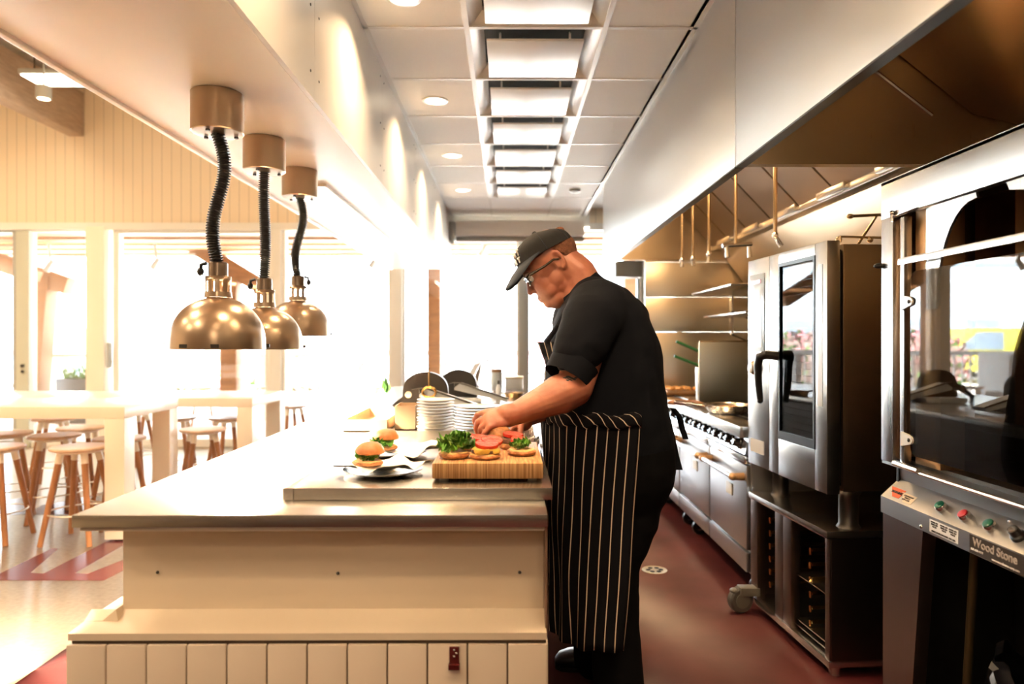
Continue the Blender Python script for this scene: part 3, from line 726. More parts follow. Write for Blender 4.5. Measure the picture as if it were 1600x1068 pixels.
# ------------------------------------------------------------------ food
BUNT = pbr('toasted_bun', (.46, .19, .065), .55, bump=.8, bscale=90, var=.45, vscale=60)
BUNC = pbr('bun_crumb', (.80, .52, .22), .75, bump=.5, bscale=90, var=.2, vscale=60)
LETT = pbr('lettuce', (.10, .28, .025), .4, bump=.3, bscale=80, var=.6, vscale=30, sss=0)
LETP = pbr('pale_lettuce', (.36, .52, .14), .45, bump=.3, bscale=80, var=.3, vscale=30)
TOM = pbr('tomato_flesh', (.50, .07, .035), .3, bump=1, bscale=70, var=.6, vscale=55, coat=.4)
TOMS = pbr('tomato_skin', (.55, .03, .015), .2, coat=.4)
PATTY = pbr('grilled_patty', (.14, .055, .025), .6, bump=1, bscale=90)
CHEE = pbr('melted_cheese', (.85, .52, .09), .35, var=.2, vscale=30)
def lumpy(m, c, rx, ry, prof, seed, seg=36, mi=0, amp=.06):
    V = []; F = []
    for (r_, z) in prof:
        for k in range(seg):
            a = 2*PI*k/seg; n_ = 1 + amp*noise.noise(Vector((math.cos(a)*1.4 + seed, math.sin(a)*1.4, z*30)))*2
            V.append((c[0] + rx*r_*n_*math.cos(a), c[1] + ry*r_*n_*math.sin(a), c[2] + z + .0018*noise.noise(Vector((a*2, r_*5, seed)))))
    for i in range(len(prof) - 1):
        for k in range(seg): k2 = (k+1) % seg; F.append((i*seg+k, i*seg+k2, (i+1)*seg+k2, (i+1)*seg+k))
    F.append(tuple(range(seg))[::-1]); F.append(tuple((len(prof)-1)*seg+k for k in range(seg)))
    m._add(V, F, mi)
def bun(parent, c, r, h=.016, seed=1, up=True, name='bun_half'):
    m = MB(); lumpy(m, c, r, r, [(.72, 0), (.93, h*.25), (1, h*.6), (.97, h*.92), (.9, h)], seed); o = m.build(name, BUNT, parent)
    m = MB(); lumpy(m, (c[0], c[1], c[2] + h), r*.9, r*.9, [(1, -.001), (.97, .0022), (.5, .003), (.1, .0032)], seed); m.build('crumb', BUNC, o)
    return o
def leaf(m, c, size, seed, mi, tilt):
    rnd = random.Random(seed); n, k = 6, 26; V = [Vector((0, 0, 0))]; F = []
    ax = Matrix.Rotation(rnd.uniform(0, 2*PI), 3, 'Z') @ Matrix.Rotation(tilt, 3, 'X')
    ph = rnd.uniform(0, 9)
    for i in range(1, n+1):
        for j in range(k):
            a = 2*PI*j/k; q = i/n; ru = q**2
            rr = size*q*(1 + .22*math.sin(5*a + ph) * q)
            z = size*ru*(.32*math.sin(7*a + ph) + .20*math.sin(11*a + 2*ph) + .12*math.sin(17*a)) + size*.25*q*q
            V.append(Vector((rr*math.cos(a), rr*.7*math.sin(a), z)))
    for j in range(k): F.append((0, 1 + j, 1 + (j+1) % k))
    for i in range(n-1):
        for j in range(k): j2 = (j+1) % k; F.append((1+i*k+j, 1+(i+1)*k+j, 1+(i+1)*k+j2, 1+i*k+j2))
    m._add([ax @ v + Vector(c) for v in V], F, mi)
def lettuce(parent, c, spread, n, size, seed, hh):
    m = MB(); rnd = random.Random(seed)
    for i in range(n):
        q = i/n
        leaf(m, (c[0] + rnd.uniform(-1, 1)*spread*(1 - .5*q), c[1] + rnd.uniform(-1, 1)*spread*(1 - .5*q), c[2] + hh*q), size*rnd.uniform(.7, 1.15), seed*50 + i, 0 if rnd.random() < .65 else 1, rnd.uniform(-.9, .9))
    return m.build('lettuce', [LETT, LETP], parent, ang=70)
def tomato(parent, c, r, seed, tilt=(0, 0)):
    M = Matrix.Translation(c) @ Matrix.Rotation(tilt[0], 4, 'X') @ Matrix.Rotation(tilt[1], 4, 'Y')
    m = MB(); m.lathe([(r*.97, -.004), (r, 0), (r*.97, .004)], (0, 0, 0), 28, M=M); o = m.build('tomato_slice', TOMS, parent)
    m = MB(); m.lathe([(r*.94, .0035), (r*.93, .0046), (.001, .0046)], (0, 0, 0), 28, M=M, close=False); m.build('flesh', TOM, o)
bz = BZ1 + .0005
r = thing('open_burger', 'open burger half piled with green lettuce at the left of the cutting board', 'burger', (-.145, 1.83, bz), 'open burgers on the cutting board')
bun(r, (-.145, 1.83, bz), .041, .015, 1); lettuce(r, (-.138, 1.845, bz + .022), .037, 24, .024, 3, .034)
r = thing('open_burger', 'open burger with cheese patty and two tomato slices at the front middle of the board', 'burger', (-.062, 1.82, bz), 'open burgers on the cutting board')
bun(r, (-.062, 1.82, bz), .040, .011, 2)
m = MB(); lumpy(m, (-.060, 1.825, bz + .0135), .036, .036, [(.85, 0), (1, .003), (1, .009), (.9, .012)], 5); m.build('patty', PATTY, r)
m = MB(); lumpy(m, (-.060, 1.823, bz + .017), .038, .039, [(.96, -.002), (1.02, .004), (.98, .010), (.7, .011)], 9, amp=.14); m.build('cheese', CHEE, r)
tomato(r, (-.057, 1.822, bz + .036), .0315, 1, (.18, .05)); tomato(r, (-.045, 1.85, bz + .042), .030, 2, (.25, .1))
r = thing('open_burger', 'open burger half with green lettuce at the right of the cutting board', 'burger', (.034, 1.88, bz), 'open burgers on the cutting board')
bun(r, (.034, 1.88, bz), .041, .013, 3); lettuce(r, (.032, 1.885, bz + .020), .026, 11, .018, 8, .012)
tomato(r, (.030, 1.925, bz + .030), .026, 4, (.3, .2))
r = thing('open_burger', 'burger with browned bun behind the right lettuce one, under the hands', 'burger', (.01, 1.985, bz), 'open burgers on the cutting board')
bun(r, (.010, 1.985, bz), .040, .014, 4)
m = MB(); lumpy(m, (.010, 1.985, bz + .0175), .037, .037, [(.85, 0), (1, .003), (1, .011), (.9, .014)], 6); m.build('patty', PATTY, r)
tomato(r, (.012, 1.985, bz + .039), .030, 5, (.1, .1))
r = thing('open_burger', 'burger with red tomato slices behind the lettuce pile, left of the hands', 'burger', (-.095, 1.965, bz), 'open burgers on the cutting board')
bun(r, (-.095, 1.965, bz), .041, .014, 5); tomato(r, (-.11, 1.955, bz + .024), .031, 6, (.2, 0)); tomato(r, (-.075, 1.965, bz + .031), .030, 7, (.15, .15)); tomato(r, (-.12, 1.985, bz + .030), .028, 9, (.2, -.1))
r = thing('burger_bun_top', 'small toasted bun top held in the fingers over the board', 'bun', W(778, 672, 2.02))
c = W(779, 680, 2.03); m = MB(); lumpy(m, c, .037, .037, [(.8, -.012), (1, -.008), (.97, .004), (.8, .014), (.45, .021), (.1, .023)], 12); m.build('bun_crown', BUNT, r)

# paper-lined plates with finished burgers
PAPER = pbr('deli_paper', (.93, .92, .88), .6, bump=.15, bscale=12)
def paper(c, r_, seed, parent, z, squash=.62):
    m = MB(); n, k = 8, 48; V = [Vector((c[0], c[1], z))]; F = []
    for i in range(1, n+1):
        for j in range(k):
            a = 2*PI*j/k; q = i/n
            sq = min(1/max(abs(math.cos(a + .6)), abs(math.sin(a + .6))), 1.32)
            rr = r_*q*sq*.86
            lift = max(0, q - .55)/.45
            z_ = z + lift**1.5*(.006 + .010*noise.noise(Vector((math.cos(a)*1.5, math.sin(a)*1.5, seed))) + .010*math.sin(5*a + seed)) + .004*q*math.sin(9*a + seed*2) + .004*q
            V.append(Vector((c[0] + rr*math.cos(a), c[1] + rr*squash*1.25*math.sin(a), z_)))
    for j in range(k): F.append((0, 1+j, 1+(j+1) % k))
    for i in range(n-1):
        for j in range(k): j2 = (j+1) % k; F.append((1+i*k+j, 1+(i+1)*k+j, 1+(i+1)*k+j2, 1+i*k+j2))
    m._add(V, F); o = m.build('paper_liner', PAPER, parent, ang=60)
    md = o.modifiers.new('solid', 'SOLIDIFY'); md.thickness = .0006
    return o
def plate(name, c, r_, lab, mat, cat='plate', grp=None):
    o = thing(name, lab, cat, c, grp)
    m = MB(); m.lathe([(.0, 0), (r_*.55, 0), (r_*.6, .002), (r_, .013), (r_*1.0, .0155), (r_*.6, .005), (0, .004)], c, 48, close=False); m.build('dish', mat, o)
    return o
p1 = plate('burger_plate', (-.335, 1.86, RZ + .0005), .105, 'round steel plate lined with white paper at the front of the raised surface', STEEL); paper((-.335, 1.87), .118, 1.3, p1, RZ + .018)
p2 = plate('burger_plate', (-.36, 2.16, RZ + .0005), .105, 'paper-lined plate behind the front one, near the cardboard box', STEEL); paper((-.34, 2.16), .15, 4.1, p2, RZ + .018)
def sandwich(c, lab, seed):
    o = thing('burger', lab, 'burger', c, None)
    bun(o, c, .040, .011, seed); lettuce(o, (c[0] - .004, c[1] - .012, c[2] + .018), .026, 11, .021, seed + 20, .010)
    m = MB(); cc = (c[0] + .004, c[1] + .004, c[2] + .030); lumpy(m, cc, .040, .039, [(.85, 0), (1, .004), (.97, .012), (.8, .022), (.5, .029), (.1, .032)], seed + 3); m.build('bun_crown', pbr('bun_brown', (.60, .22, .07), .4, bump=.3, bscale=60, var=.3, vscale=25), o)
sandwich((-.375, 1.86, RZ + .024), 'finished burger with lettuce on the front paper-lined plate', 31)
sandwich((-.378, 2.13, RZ + .024), 'finished burger with lettuce on the second paper-lined plate', 47)

# plate stacks
CER = pbr('white_plate', (.88, .84, .78), .35, coat=.2)
def stack(c, n, r_, grp, where):
    base = None
    for i in range(n):
        z = c[2] + i*.0122; off = .002*math.sin(i*2.3)
        lab = '%s, %s' % (('lowest plate' if i == 0 else 'topmost plate' if i == n-1 else 'white plate'), where)
        if base is None:
            base = thing('dinner_plate', lab, 'plate', (c[0], c[1], z), grp)
            m = MB(); m.lathe([(0, 0), (r_*.6, 0), (r_*.66, .002), (r_, .0085), (r_, .0115), (r_*.66, .0055), (0, .004)], (c[0], c[1], z), 44, close=False); m.build('dish', CER, base)
        else: dup(base, (c[0] + off, c[1] + off*.5, z), i*.3, lab)
    return
stack((Xp(681, 2.86), 2.86, TOPZ + .0008), 12, .077, 'plates in the taller stack', 'in the stack beside the cardboard box')
stack((Xp(745, 2.84), 2.84, TOPZ + .0008), 10, .092, 'plates in the lower stack', 'in the wide stack behind the fingers')
# cardboard boxes, vase
CARD = pbr('cardboard', (.42, .29, .18), .75, bump=.05)
def openbox(name, x0, x1, y0, y1, h, lab, th=.004):
    r = thing(name, lab, 'box', ((x0+x1)/2, (y0+y1)/2, TOPZ + .0008)); z0 = TOPZ + .001
    m = MB(); m.box((x0, y0, z0), (x1, y1, z0 + th)); m.build('bottom', CARD, r)
    for a in (((x0, y0, z0), (x1, y0 + th, z0 + h)), ((x0, y1 - th, z0), (x1, y1, z0 + h)), ((x0, y0 + th, z0), (x0 + th, y1 - th, z0 + h)), ((x1 - th, y0 + th, z0), (x1, y1 - th, z0 + h))):
        m = MB(); m.box(*a); m.build('side', CARD, r)
    return r
openbox('cardboard_box', Xp(617, 3.0), Xp(649, 3.0), 3.0, 3.16, .104, 'tan cardboard box beside the plate stack')
openbox('cardboard_tray', -.70, -.515, 2.95, 3.5, .05, 'low tan box left of the cardboard box')
r = thing('bud_vase', 'small glass vase with a green sprig left of the cardboard box', 'vase', (Xp(604, 3.6), 3.6, TOPZ + .0008))
c = (Xp(604, 3.6), 3.6, TOPZ + .001)
m = MB(); m.lathe([(.0, 0), (.022, 0), (.025, .02), (.018, .06), (.012, .10), (.014, .11), (.012, .11), (.010, .10), (.015, .06), (.0, .006)], c, 20, close=False); m.build('glass', pane_mat('vase_glass', (.9, .95, .9), .12), r)
m = MB(); m.tube([(c[0], c[1], c[2] + .01), (c[0] + .004, c[1], c[2] + .15)], .002, 6)
for k, (dx, dz, s_) in enumerate(((-.02, .19, .022), (.016, .165, .02), (-.004, .205, .018))):
    p = Vector((c[0] + dx*.3, c[1], c[2] + .11)); q = Vector((c[0] + dx, c[1], c[2] + dz)); mid = (p+q)/2; sd = Vector((s_*.7, .008*k - .01, 0))
    m._add([p, mid + sd, q, mid - sd], [(0, 1, 2, 3)])
m.build('sprig', pbr('sprig_green', (.04, .14, .03), .5), r)

# food slicers
SLB = pbr('slicer_black', (.022, .017, .014), .35); SLW = pbr('slicer_white', (.80, .84, .88), .3, coat=.3); BRASS = pbr('brass', (.80, .50, .16), .2, 1)
def slicer(x, y, s, lab):
    r = thing('food_slicer', lab, 'food slicer', (x, y, TOPZ + .0008), 'black domed slicers on the island'); z = TOPZ + .001
    m = MB(); m.box((x - .12*s, y - .10*s, z), (x + .16*s, y + .16*s, z + .035*s), bev=.01); m.build('base', SLW, r)
    pts = []
    for k in range(17):
        a = PI*k/16; pts.append((x - .125*s + .125*s - .125*s*math.cos(a)*1.0, y + .02, z + .105*s + .115*s*math.sin(a)**.8))
    m = MB(); m.prism([(x - .125*s, y + .02, z + .035*s)] + pts + [(x + .125*s, y + .02, z + .035*s)], (0, .05*s, 0)); m.build('blade_guard', SLB, r)
    m = MB(); m.prism([(x - .02*s, y - .09*s, z + .105*s), (x + .02*s, y - .09*s, z + .135*s), (x + .34*s, y - .09*s, z + .03*s), (x + .33*s, y - .09*s, z + .01*s), (x - .02*s, y - .09*s, z + .09*s)], (0, .10*s, 0)); c_ = m.build('carriage', SLW, r)
    m = MB(); m.tube([(x - .02*s, y - .093*s, z + .135*s), (x + .02*s, y - .093*s, z + .137*s), (x + .34*s, y - .093*s, z + .032*s)], .005*s, 8); m.build('edge_trim', SLB, c_)
    m = MB(); m.prism([(x - .17*s, y - .10*s, z + .045*s), (x - .15*s, y - .10*s, z + .04*s), (x - .02*s, y - .10*s, z + .11*s), (x - .02*s, y - .10*s, z + .14*s), (x - .06*s, y - .10*s, z + .13*s)], (0, .03*s, 0)); m.tube([(x - .15*s, y - .08, z), (x - .15*s, y - .08, z + .05*s)], .012*s, 8); m.build('arm', SLB, r)
    m = MB(); m.lathe([(.018*s, 0), (.018*s, .012)], (0, 0, 0), 16, M=Matrix.Translation((x - .075*s, y - .10*s, z + .105*s)) @ Matrix.Rotation(PI/2, 4, 'X')); m.build('knob', CHROME, r)
    return r
r = slicer(Xp(664, 3.75), 3.75, .98, 'nearer black domed slicer with a modelled gold lamp reflection, behind the plate stack')
m = MB(); x, y, z = Xp(671, 3.64), 3.62, Zp(617, 3.6); m.tube([(x + .034*math.cos(2*PI*k/24), y, z + .026*math.sin(2*PI*k/24)) for k in range(24)], .006, 8, closed=True); m.tube([(x + .034*math.cos(2*PI*k/24), y + .03, z + .026*math.sin(2*PI*k/24)) for k in range(24)], .004, 8, closed=True)
m.tube([(x, y, z + .02), (x, y, z + .13)], .0035, 8); m.tube([(x - .034, y, z), (x - .034, y + .12, z - .02)], .004, 6); m.build('ring_reflection', BRASS, r)  # gold ring models a heat-lamp reflection on the dark dome
slicer(Xp(716, 4.35), 4.35, .92, 'farther black domed slicer between the plate stacks and the window')
r = thing('display_stand', 'white and brown slanted panel behind the farther slicer', 'stand', (Xp(752, 4.6), 4.6, TOPZ + .0008))
m = MB(); y = 4.6; m.prism([W(752, 572, y), W(745, 610, y), W(735, 610, y), W(745, 583, y)][:4], (0, .12, 0)); m.box((Xp(733, y), y, TOPZ + .001), (Xp(748, y), y + .12, Zp(606, y))); m.build('panel', pbr('stand_brown', (.22, .17, .13), .5), r)
m = MB(); m.prism([W(750, 570, y - .01), W(737, 600, y - .01), W(729, 592, y - .01), W(742, 572, y - .01)], (0, .012, 0)); m.build('sheet', SLW, r)

# things farther along the counter
def jar(px, d, r_, h, mat, lid, lab):
    x = Xp(px, d); o = thing('food_jar', lab, 'jar', (x, d, TOPZ + .0008))
    m = MB(); m.lathe([(0, 0), (r_, 0), (r_, h*.8), (r_*.9, h*.86), (0, h*.86)], (x, d, TOPZ + .001), 20, close=False); m.build('glass', mat, o)
    m = MB(); m.lathe([(r_*.95, h*.86), (r_*.95, h)], (x, d, TOPZ + .001), 20); m.build('lid', lid, o)
jar(776, 5.3, .045, .17, pbr('jar_blue_grey', (.45, .52, .58), .2), pbr('jar_lid_brown', (.25, .14, .07), .4), 'tall jar with a brown lid near the far end of the island')
r = thing('food_container', 'pale plastic tub near the far end of the island', 'container', (Xp(803, 5.45), 5.45, TOPZ + .0008))
x = Xp(803, 5.45); m = MB(); m.box((x - .07, 5.4, TOPZ + .001), (x + .07, 5.55, TOPZ + .09), bev=.01); m.build('tub', SLW, r)
m = MB(); m.box((x - .075, 5.395, TOPZ + .09), (x + .075, 5.555, TOPZ + .105), bev=.005); m.build('lid', TABW, r)
r = thing('saute_pan', 'small metal pan with a handle on the island beyond the forearm', 'pan', (Xp(802, 4.7), 4.7, TOPZ + .0008))
x, y = Xp(803, 4.7), 4.7; m = MB(); m.lathe([(0, 0), (.055, 0), (.07, .035), (.067, .035), (.052, .004), (0, .004)], (x, y, TOPZ + .001), 28, close=False); m.build('bowl', pbr('pan_metal', (.5, .36, .2), .3, .9), r)
m = MB(); m.tube([(x - .065, y, TOPZ + .03), (x - .14, y - .02, TOPZ + .045)], .007, 8); m.build('handle', CHROME, r)
r = thing('bottle', 'small pale bottle standing beside the pan', 'bottle', (Xp(779, 4.55), 4.55, TOPZ + .0008)); x = Xp(779, 4.55)
m = MB(); m.lathe([(0, 0), (.018, 0), (.018, .07), (.008, .10), (.008, .12), (0, .12)], (x, 4.55, TOPZ + .001), 16, close=False); m.build('glass', SLW, r)
m = MB(); m.lathe([(.0095, .10), (.0095, .125)], (x, 4.55, TOPZ + .001), 12); m.build('cap', DARKST, r)

# crumpled clear film at the cook's side of the board
r = None
m = MB(); c = Vector((Xp(846, 2.4), 2.42, RZ + .05)); rnd = random.Random(5); n = 30; V = []; F = []
c.x = .045
for i in range(n+1):
    for j in range(n+1):
        u, v = i/n - .5, j/n - .5
        f = noise.fractal(Vector((u*7, v*7, 3)), 1, 2, 4)*.035
        h = max(0, .065*(1 - (u*u + v*v)*4.2)) + f*.9
        V.append((c.x + u*.11 + f*.3, c.y + v*.20, RZ + .003 + max(0, h)))
for i in range(n):
    for j in range(n): F.append((i*(n+1)+j, (i+1)*(n+1)+j, (i+1)*(n+1)+j+1, i*(n+1)+j+1))
m._add(V, F); o = m.build('plastic_film', pbr('clear_film', (.75, .74, .72), .12, .35, coat=1), ang=25); tag(o, 'crumpled shiny wrap on the worktop between the board and the apron', 'plastic wrap')
md = o.modifiers.new('solid', 'SOLIDIFY'); md.thickness = .001
# ------------------------------------------------------------------ exhaust hoods over the cooking line
HX, HB = .838, 1.915
def hood(name, y0, y1, lab, near_end):
    r = thing(name, lab, 'exhaust hood', (HX, (y0+y1)/2, HB), None)
    m = MB()
    seams = [y0] + [s for s in (.9, 2.585, 6.3) if y0 < s < y1] + [y1]
    for a, c in zip(seams, seams[1:]): m.box((HX, a + .001, HB), (HX + .012, c - .001, KC + .02), bev=.0015)
    m.build('front_panel', HOODST, r)
    m = MB(); m.box((HX, y0 + .001, HB - .006), (HX + .035, y1 - .001, HB)); m.box((HX + .022, y0 + .001, HB), (HX + .035, y1 - .001, HB + .05)); m.build('lip', DARKST, r)
    return r
h1 = hood('exhaust_hood', 2.585, 6.2, 'far stainless exhaust hood over the range, with filters and hanging pipes', False)
# interior of the far hood
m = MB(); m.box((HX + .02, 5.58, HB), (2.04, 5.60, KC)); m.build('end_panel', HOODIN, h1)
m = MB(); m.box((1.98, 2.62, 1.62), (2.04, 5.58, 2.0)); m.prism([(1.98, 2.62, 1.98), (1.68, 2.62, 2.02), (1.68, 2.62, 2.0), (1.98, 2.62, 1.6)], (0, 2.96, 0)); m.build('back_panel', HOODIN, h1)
m = MB(); m.box((1.62, 2.62, 1.985), (1.70, 5.58, 2.03), bev=.008)
for i in range(5): m.box((1.60, 2.75 + .58*i, 2.0), (1.63, 3.05 + .58*i, 2.035), bev=.004)
m.build('grease_trough', STEELY, h1)
FILT = pbr('filter_metal', (.30, .20, .12), .35, .85)
for i in range(7):
    ya = 2.64 + i*.42; m = MB()
    A = Vector((1.64, ya, 2.03)); B = Vector((1.27, ya, 2.42)); d_ = (B - A); nrm = Vector((d_.z, 0, -d_.x)).normalized()*.02
    m.prism([A, B, B - nrm, A - nrm], (0, .40, 0), mi=0); f = m.build('filter', FILT, h1)
    m = MB()
    for k in range(12):
        y_ = ya + .02 + k*.031; m.prism([A + Vector((0, y_ - ya, 0)) + d_*.04, A + Vector((0, y_ - ya, 0)) + d_*.96, A + Vector((0, y_ - ya, 0)) + d_*.96 - nrm*-.5, A + Vector((0, y_ - ya, 0)) + d_*.04 - nrm*-.5], (0, .014, 0))
    m.build('baffle', DARKST, f)
    m = MB(); c_ = A + d_*.35 + Vector((0, .2, 0)) + nrm*1.3; m.tube([c_ - Vector((0, .04, 0)), c_ + nrm*1.2 - Vector((0, .04, 0)), c_ + nrm*1.2 + Vector((0, .04, 0)), c_ + Vector((0, .04, 0))], .006, 6); m.build('handle', BRASS, f)
m = MB(); m.prism([(1.27, 2.62, 2.42), (HX + .03, 2.62, 2.60), (HX + .03, 2.62, 2.62), (1.30, 2.62, 2.44)], (0, 2.96, 0)); m.build('top_panel', HOODIN, h1)
# near hood
h2 = hood('exhaust_hood', -1.6, 2.575, 'near stainless exhaust hood at the upper right, its end panel shining brown', True)
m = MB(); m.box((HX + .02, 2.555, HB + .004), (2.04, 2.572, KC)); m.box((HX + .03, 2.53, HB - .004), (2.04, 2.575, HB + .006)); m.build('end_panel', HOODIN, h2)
m = MB(); m.prism([(2.04, -1.55, 2.02), (1.70, -1.55, 2.10), (1.30, -1.55, 2.42), (1.33, -1.55, 2.44), (1.74, -1.55, 2.13), (2.04, -1.55, 2.06)], (0, 4.1, 0)); m.build('filter_bank', FILT, h2)
m = MB(); m.prism([(1.30, -1.55, 2.42), (HX + .03, -1.55, 2.60), (HX + .03, -1.55, 2.62), (1.33, -1.55, 2.44)], (0, 4.1, 0)); m.build('top_panel', HOODIN, h2)
m = MB(); m.tube([(HX + .42, 2.55, 2.0 + .32), (1.55, 2.55, HB + .18)], .008, 8); m.build('rib', CHROME, h2)
m = MB(); m.box((HX, -1.62, HB), (2.04, -1.605, KC)); m.build('back_end_panel', HOODST, h2)
# fire suppression drops
COP = pbr('warm_pipe', (.62, .46, .28), .25, .9)
def drop(px, d, ybot, lab, tee=False, side=0):
    p = W(px, ybot, d); r = thing('suppression_pipe', lab, 'pipe', (p.x, p.y, p.z), 'fire suppression pipes under the hood')
    m = MB(); m.tube([(p.x, p.y, p.z + .05), (p.x, p.y, 2.44)], .009, 10); m.build('pipe', COP, r)
    if tee:
        m = MB(); m.tube([(p.x - .075, p.y, p.z + .045), (p.x + .09, p.y, p.z + .055)], .012, 10); m.build('tee', CHROME, r)
        for dx in (-.05, .075):
            m = MB(); m.tube([(p.x + dx, p.y, p.z + .04), (p.x + dx + .005, p.y, p.z - .02)], [.011, .014], 12); m.build('nozzle', CHROME, r)
    else:
        m = MB(); m.ell((p.x, p.y, p.z + .05), .016, 12, 8); m.tube([(p.x, p.y, p.z + .045), (p.x + side*.03, p.y, p.z)], [.010, .014], 12); m.build('nozzle', CHROME, r)
drop(1066, 4.9, 421, 'leftmost thin pipe hanging from the hood end')
drop(1083, 4.7, 419, 'second thin hanging pipe from the left')
drop(1108, 4.3, 413, 'third hanging pipe, lightest, with a white nozzle tip')
drop(1150, 3.9, 400, 'hanging pipe with a crossbar and two nozzles', True)
drop(1212, 3.3, 388, 'rightmost hanging pipe with a tilted nozzle over the combi oven', False, 1)

# steel end wall behind the range
m = MB()
for a, c in ((.85, 1.34), (1.34, 1.62), (1.62, 1.90), (1.9, HB + .002)): m.box((1.094, 5.60, a + .001), (2.05, 5.625, c - .001), bev=.001)
m.box((1.094, 5.603, 0), (2.05, 5.622, .85))
struct(m.build('wall_end', steel('end_wall_steel', (.66, .58, .46), .3, 'x', .1)), 'stainless wall panel at the end of the range')
m = MB(); y = 6.6; m.box((Xp(962, y), y, Zp(436, y)), (Xp(1004, y), y + .2, Zp(411, y)), bev=.003); struct(m.build('trim_13', GREYM), 'grey box beam left of the steel panel')

# shelves on the back wall above the range
def shelf(py, px0, lab, d=4.9):
    z = Zp(py, d); r = thing('wall_shelf', lab, 'shelf', (1.8, d, z))
    m = MB(); m.box((Xp(px0, d), 4.2, z), (2.045, 5.1, z + .012), bev=.003)
    for k in range(6): m.tube([(Xp(px0, d) + .004, 4.2 + .18*k, z + .008), (2.04, 4.2 + .18*k, z + .008)], .006, 6)
    m.build('shelf_board', STEEL, r)
    m = MB(); m.box((1.60, 5.0, z - .12), (1.612, 5.06, z)); m.tube([(1.606, 5.03, z - .12), (2.04, 5.03, z - .30)], .008, 6); m.build('bracket', CHROME, r)
shelf(462, 1092, 'upper wire shelf on the wall over the range'); shelf(499, 1112, 'lower wall shelf over the range')

# ------------------------------------------------------------------ range
GX = 1.15
RSTEEL = steel('range_steel', (.48, .48, .48), .3, 'z', .1); IRON = pbr('cast_iron', (.02, .02, .02), .55); HWOOD = pbr('handle_end_tan', (.55, .33, .16), .4, .4)
def oven_unit(r, y0, y1):
    m = MB(); m.box((GX, y0 + .008, .255), (GX + .03, y1 - .008, .665), bev=.006); d_ = m.build('door', RSTEEL, r)
    m = MB(); yy0, yy1 = y0 + .03, y1 - .03; X = GX - .055
    m.tube([(X, yy0, .605), (X, yy1, .605)], .013, 12); h = m.build('handle', CHROME, d_)
    m = MB()
    for y in (yy0 + .02, yy1 - .02): m = MB(); m.tube([(GX + .005, y, .605), (X - .004, y, .605)], [.020, .017], 12); m.ell((X, y, .605), (.019, .03, .019)); m.build('handle_end', HWOOD, d_)
    ym = (y0 + y1)/2 - .05
    m = MB(); m.box((GX - .006, ym - .05, .475), (GX + .001, ym + .05, .535), bev=.004); m.build('badge', WHITE, d_)
    m = MB(); m.box((GX - .002, y0 + .006, .150), (GX + .03, y1 - .006, .245), bev=.006); m.build('kick_panel', RSTEEL, r)
    m = MB(); m.box((GX - .012, y0 + .006, .672), (GX + .03, y1 - .006, .712), bev=.010); m.build('control_rail', CHROME, r)
def rangeunit(name, y0, y1, ovens, knobs, lab, cat):
    r = thing(name, lab, cat, ((GX + 1.9)/2, (y0 + y1)/2, 0))
    m = MB(); m.box((GX + .02, y0, .14), (1.95, y1, .80), bev=.003); m.build('body', RSTEEL, r)
    n = len(ovens) - 1
    for a, c in zip(ovens, ovens[1:]): oven_unit(r, a, c)
    m = MB(); m.prism([(GX + .02, y0, .71), (GX - .012, y0, .72), (GX + .01, y0, .802), (GX + .04, y0, .802)], (0, y1 - y0, 0)); m.build('control_panel', RSTEEL, r)
    for k in range(knobs):
        y = y0 + .10 + (y1 - y0 - .2)*k/(knobs - 1)
        y += .012*(1 if k % 2 else -1)
        m = MB(); M = Matrix.Translation((GX, y, .762)) @ Matrix.Rotation(-PI/2 + .25, 4, 'Y'); m.lathe([(.030, 0), (.028, .010), (.022, .014), (.020, .038), (.015, .042)], (0, 0, 0), 20, M=M); m.box((-.004, -.021, .036), (.004, .021, .046), M=M); kb = m.build('knob', KNOBBLK, r)
        m = MB(); m.lathe([(.033, -.002), (.033, .003)], (0, 0, 0), 20, M=M); m.build('knob_ring', CHROME, kb)
    m = MB(); m.box((GX - .035, y0, .800), (GX + .10, y1, .855), bev=.004); m.build('front_ledge', STEELY, r)
    m = MB(); m.box((GX + .10, y0, .800), (1.95, y1, .835)); m.build('burner_box', IRON, r)
    for (y) in (y0 + .12, y1 - .12):
        for x in (GX + .10, 1.85):
            m = MB(); m.tube([(x, y, .14), (x, y, .09)], .02, 10); m.box((x - .02, y - .02, .04), (x + .02, y + .02, .10), bev=.004); m.lathe([(.045, -.015), (.048, 0), (.045, .015)], (0, 0, 0), 20, M=Matrix.Translation((x, y, .048)) @ Matrix.Rotation(PI/2, 4, 'X')); c_ = m.build('caster', BLACK, r)
            m = MB(); m.lathe([(.02, -.018), (.02, .018)], (0, 0, 0), 14, M=Matrix.Translation((x, y, .048)) @ Matrix.Rotation(PI/2, 4, 'X')); m.build('caster_hub', CHROME, c_)
    return r
rg = rangeunit('cooking_range', 3.36, 4.69, [3.36, 3.99, 4.69], 12, 'wide stainless range with two oven doors and black knobs', 'stove')
for i in range(4):
    for j in range(2):
        y0 = 3.38 + i*.325; x0 = GX + .12 + j*.33; m = MB()
        m.box((x0, y0, .836), (x0 + .32, y0 + .015, .858)); m.box((x0, y0 + .30, .836), (x0 + .32, y0 + .315, .858)); m.box((x0, y0 + .015, .836), (x0 + .015, y0 + .30, .858)); m.box((x0 + .305, y0 + .015, .836), (x0 + .32, y0 + .30, .858))
        for k in range(1, 5): m.box((x0 + .015, y0 + .06*k, .845), (x0 + .305, y0 + .06*k + .010, .858))
        g_ = m.build('burner_grate', IRON, rg)
        m = MB(); m.lathe([(.05, .8355), (.05, .843), (.02, .8445)], (x0 + .16, y0 + .157, 0), 18); m.build('burner_cap', IRON, g_)
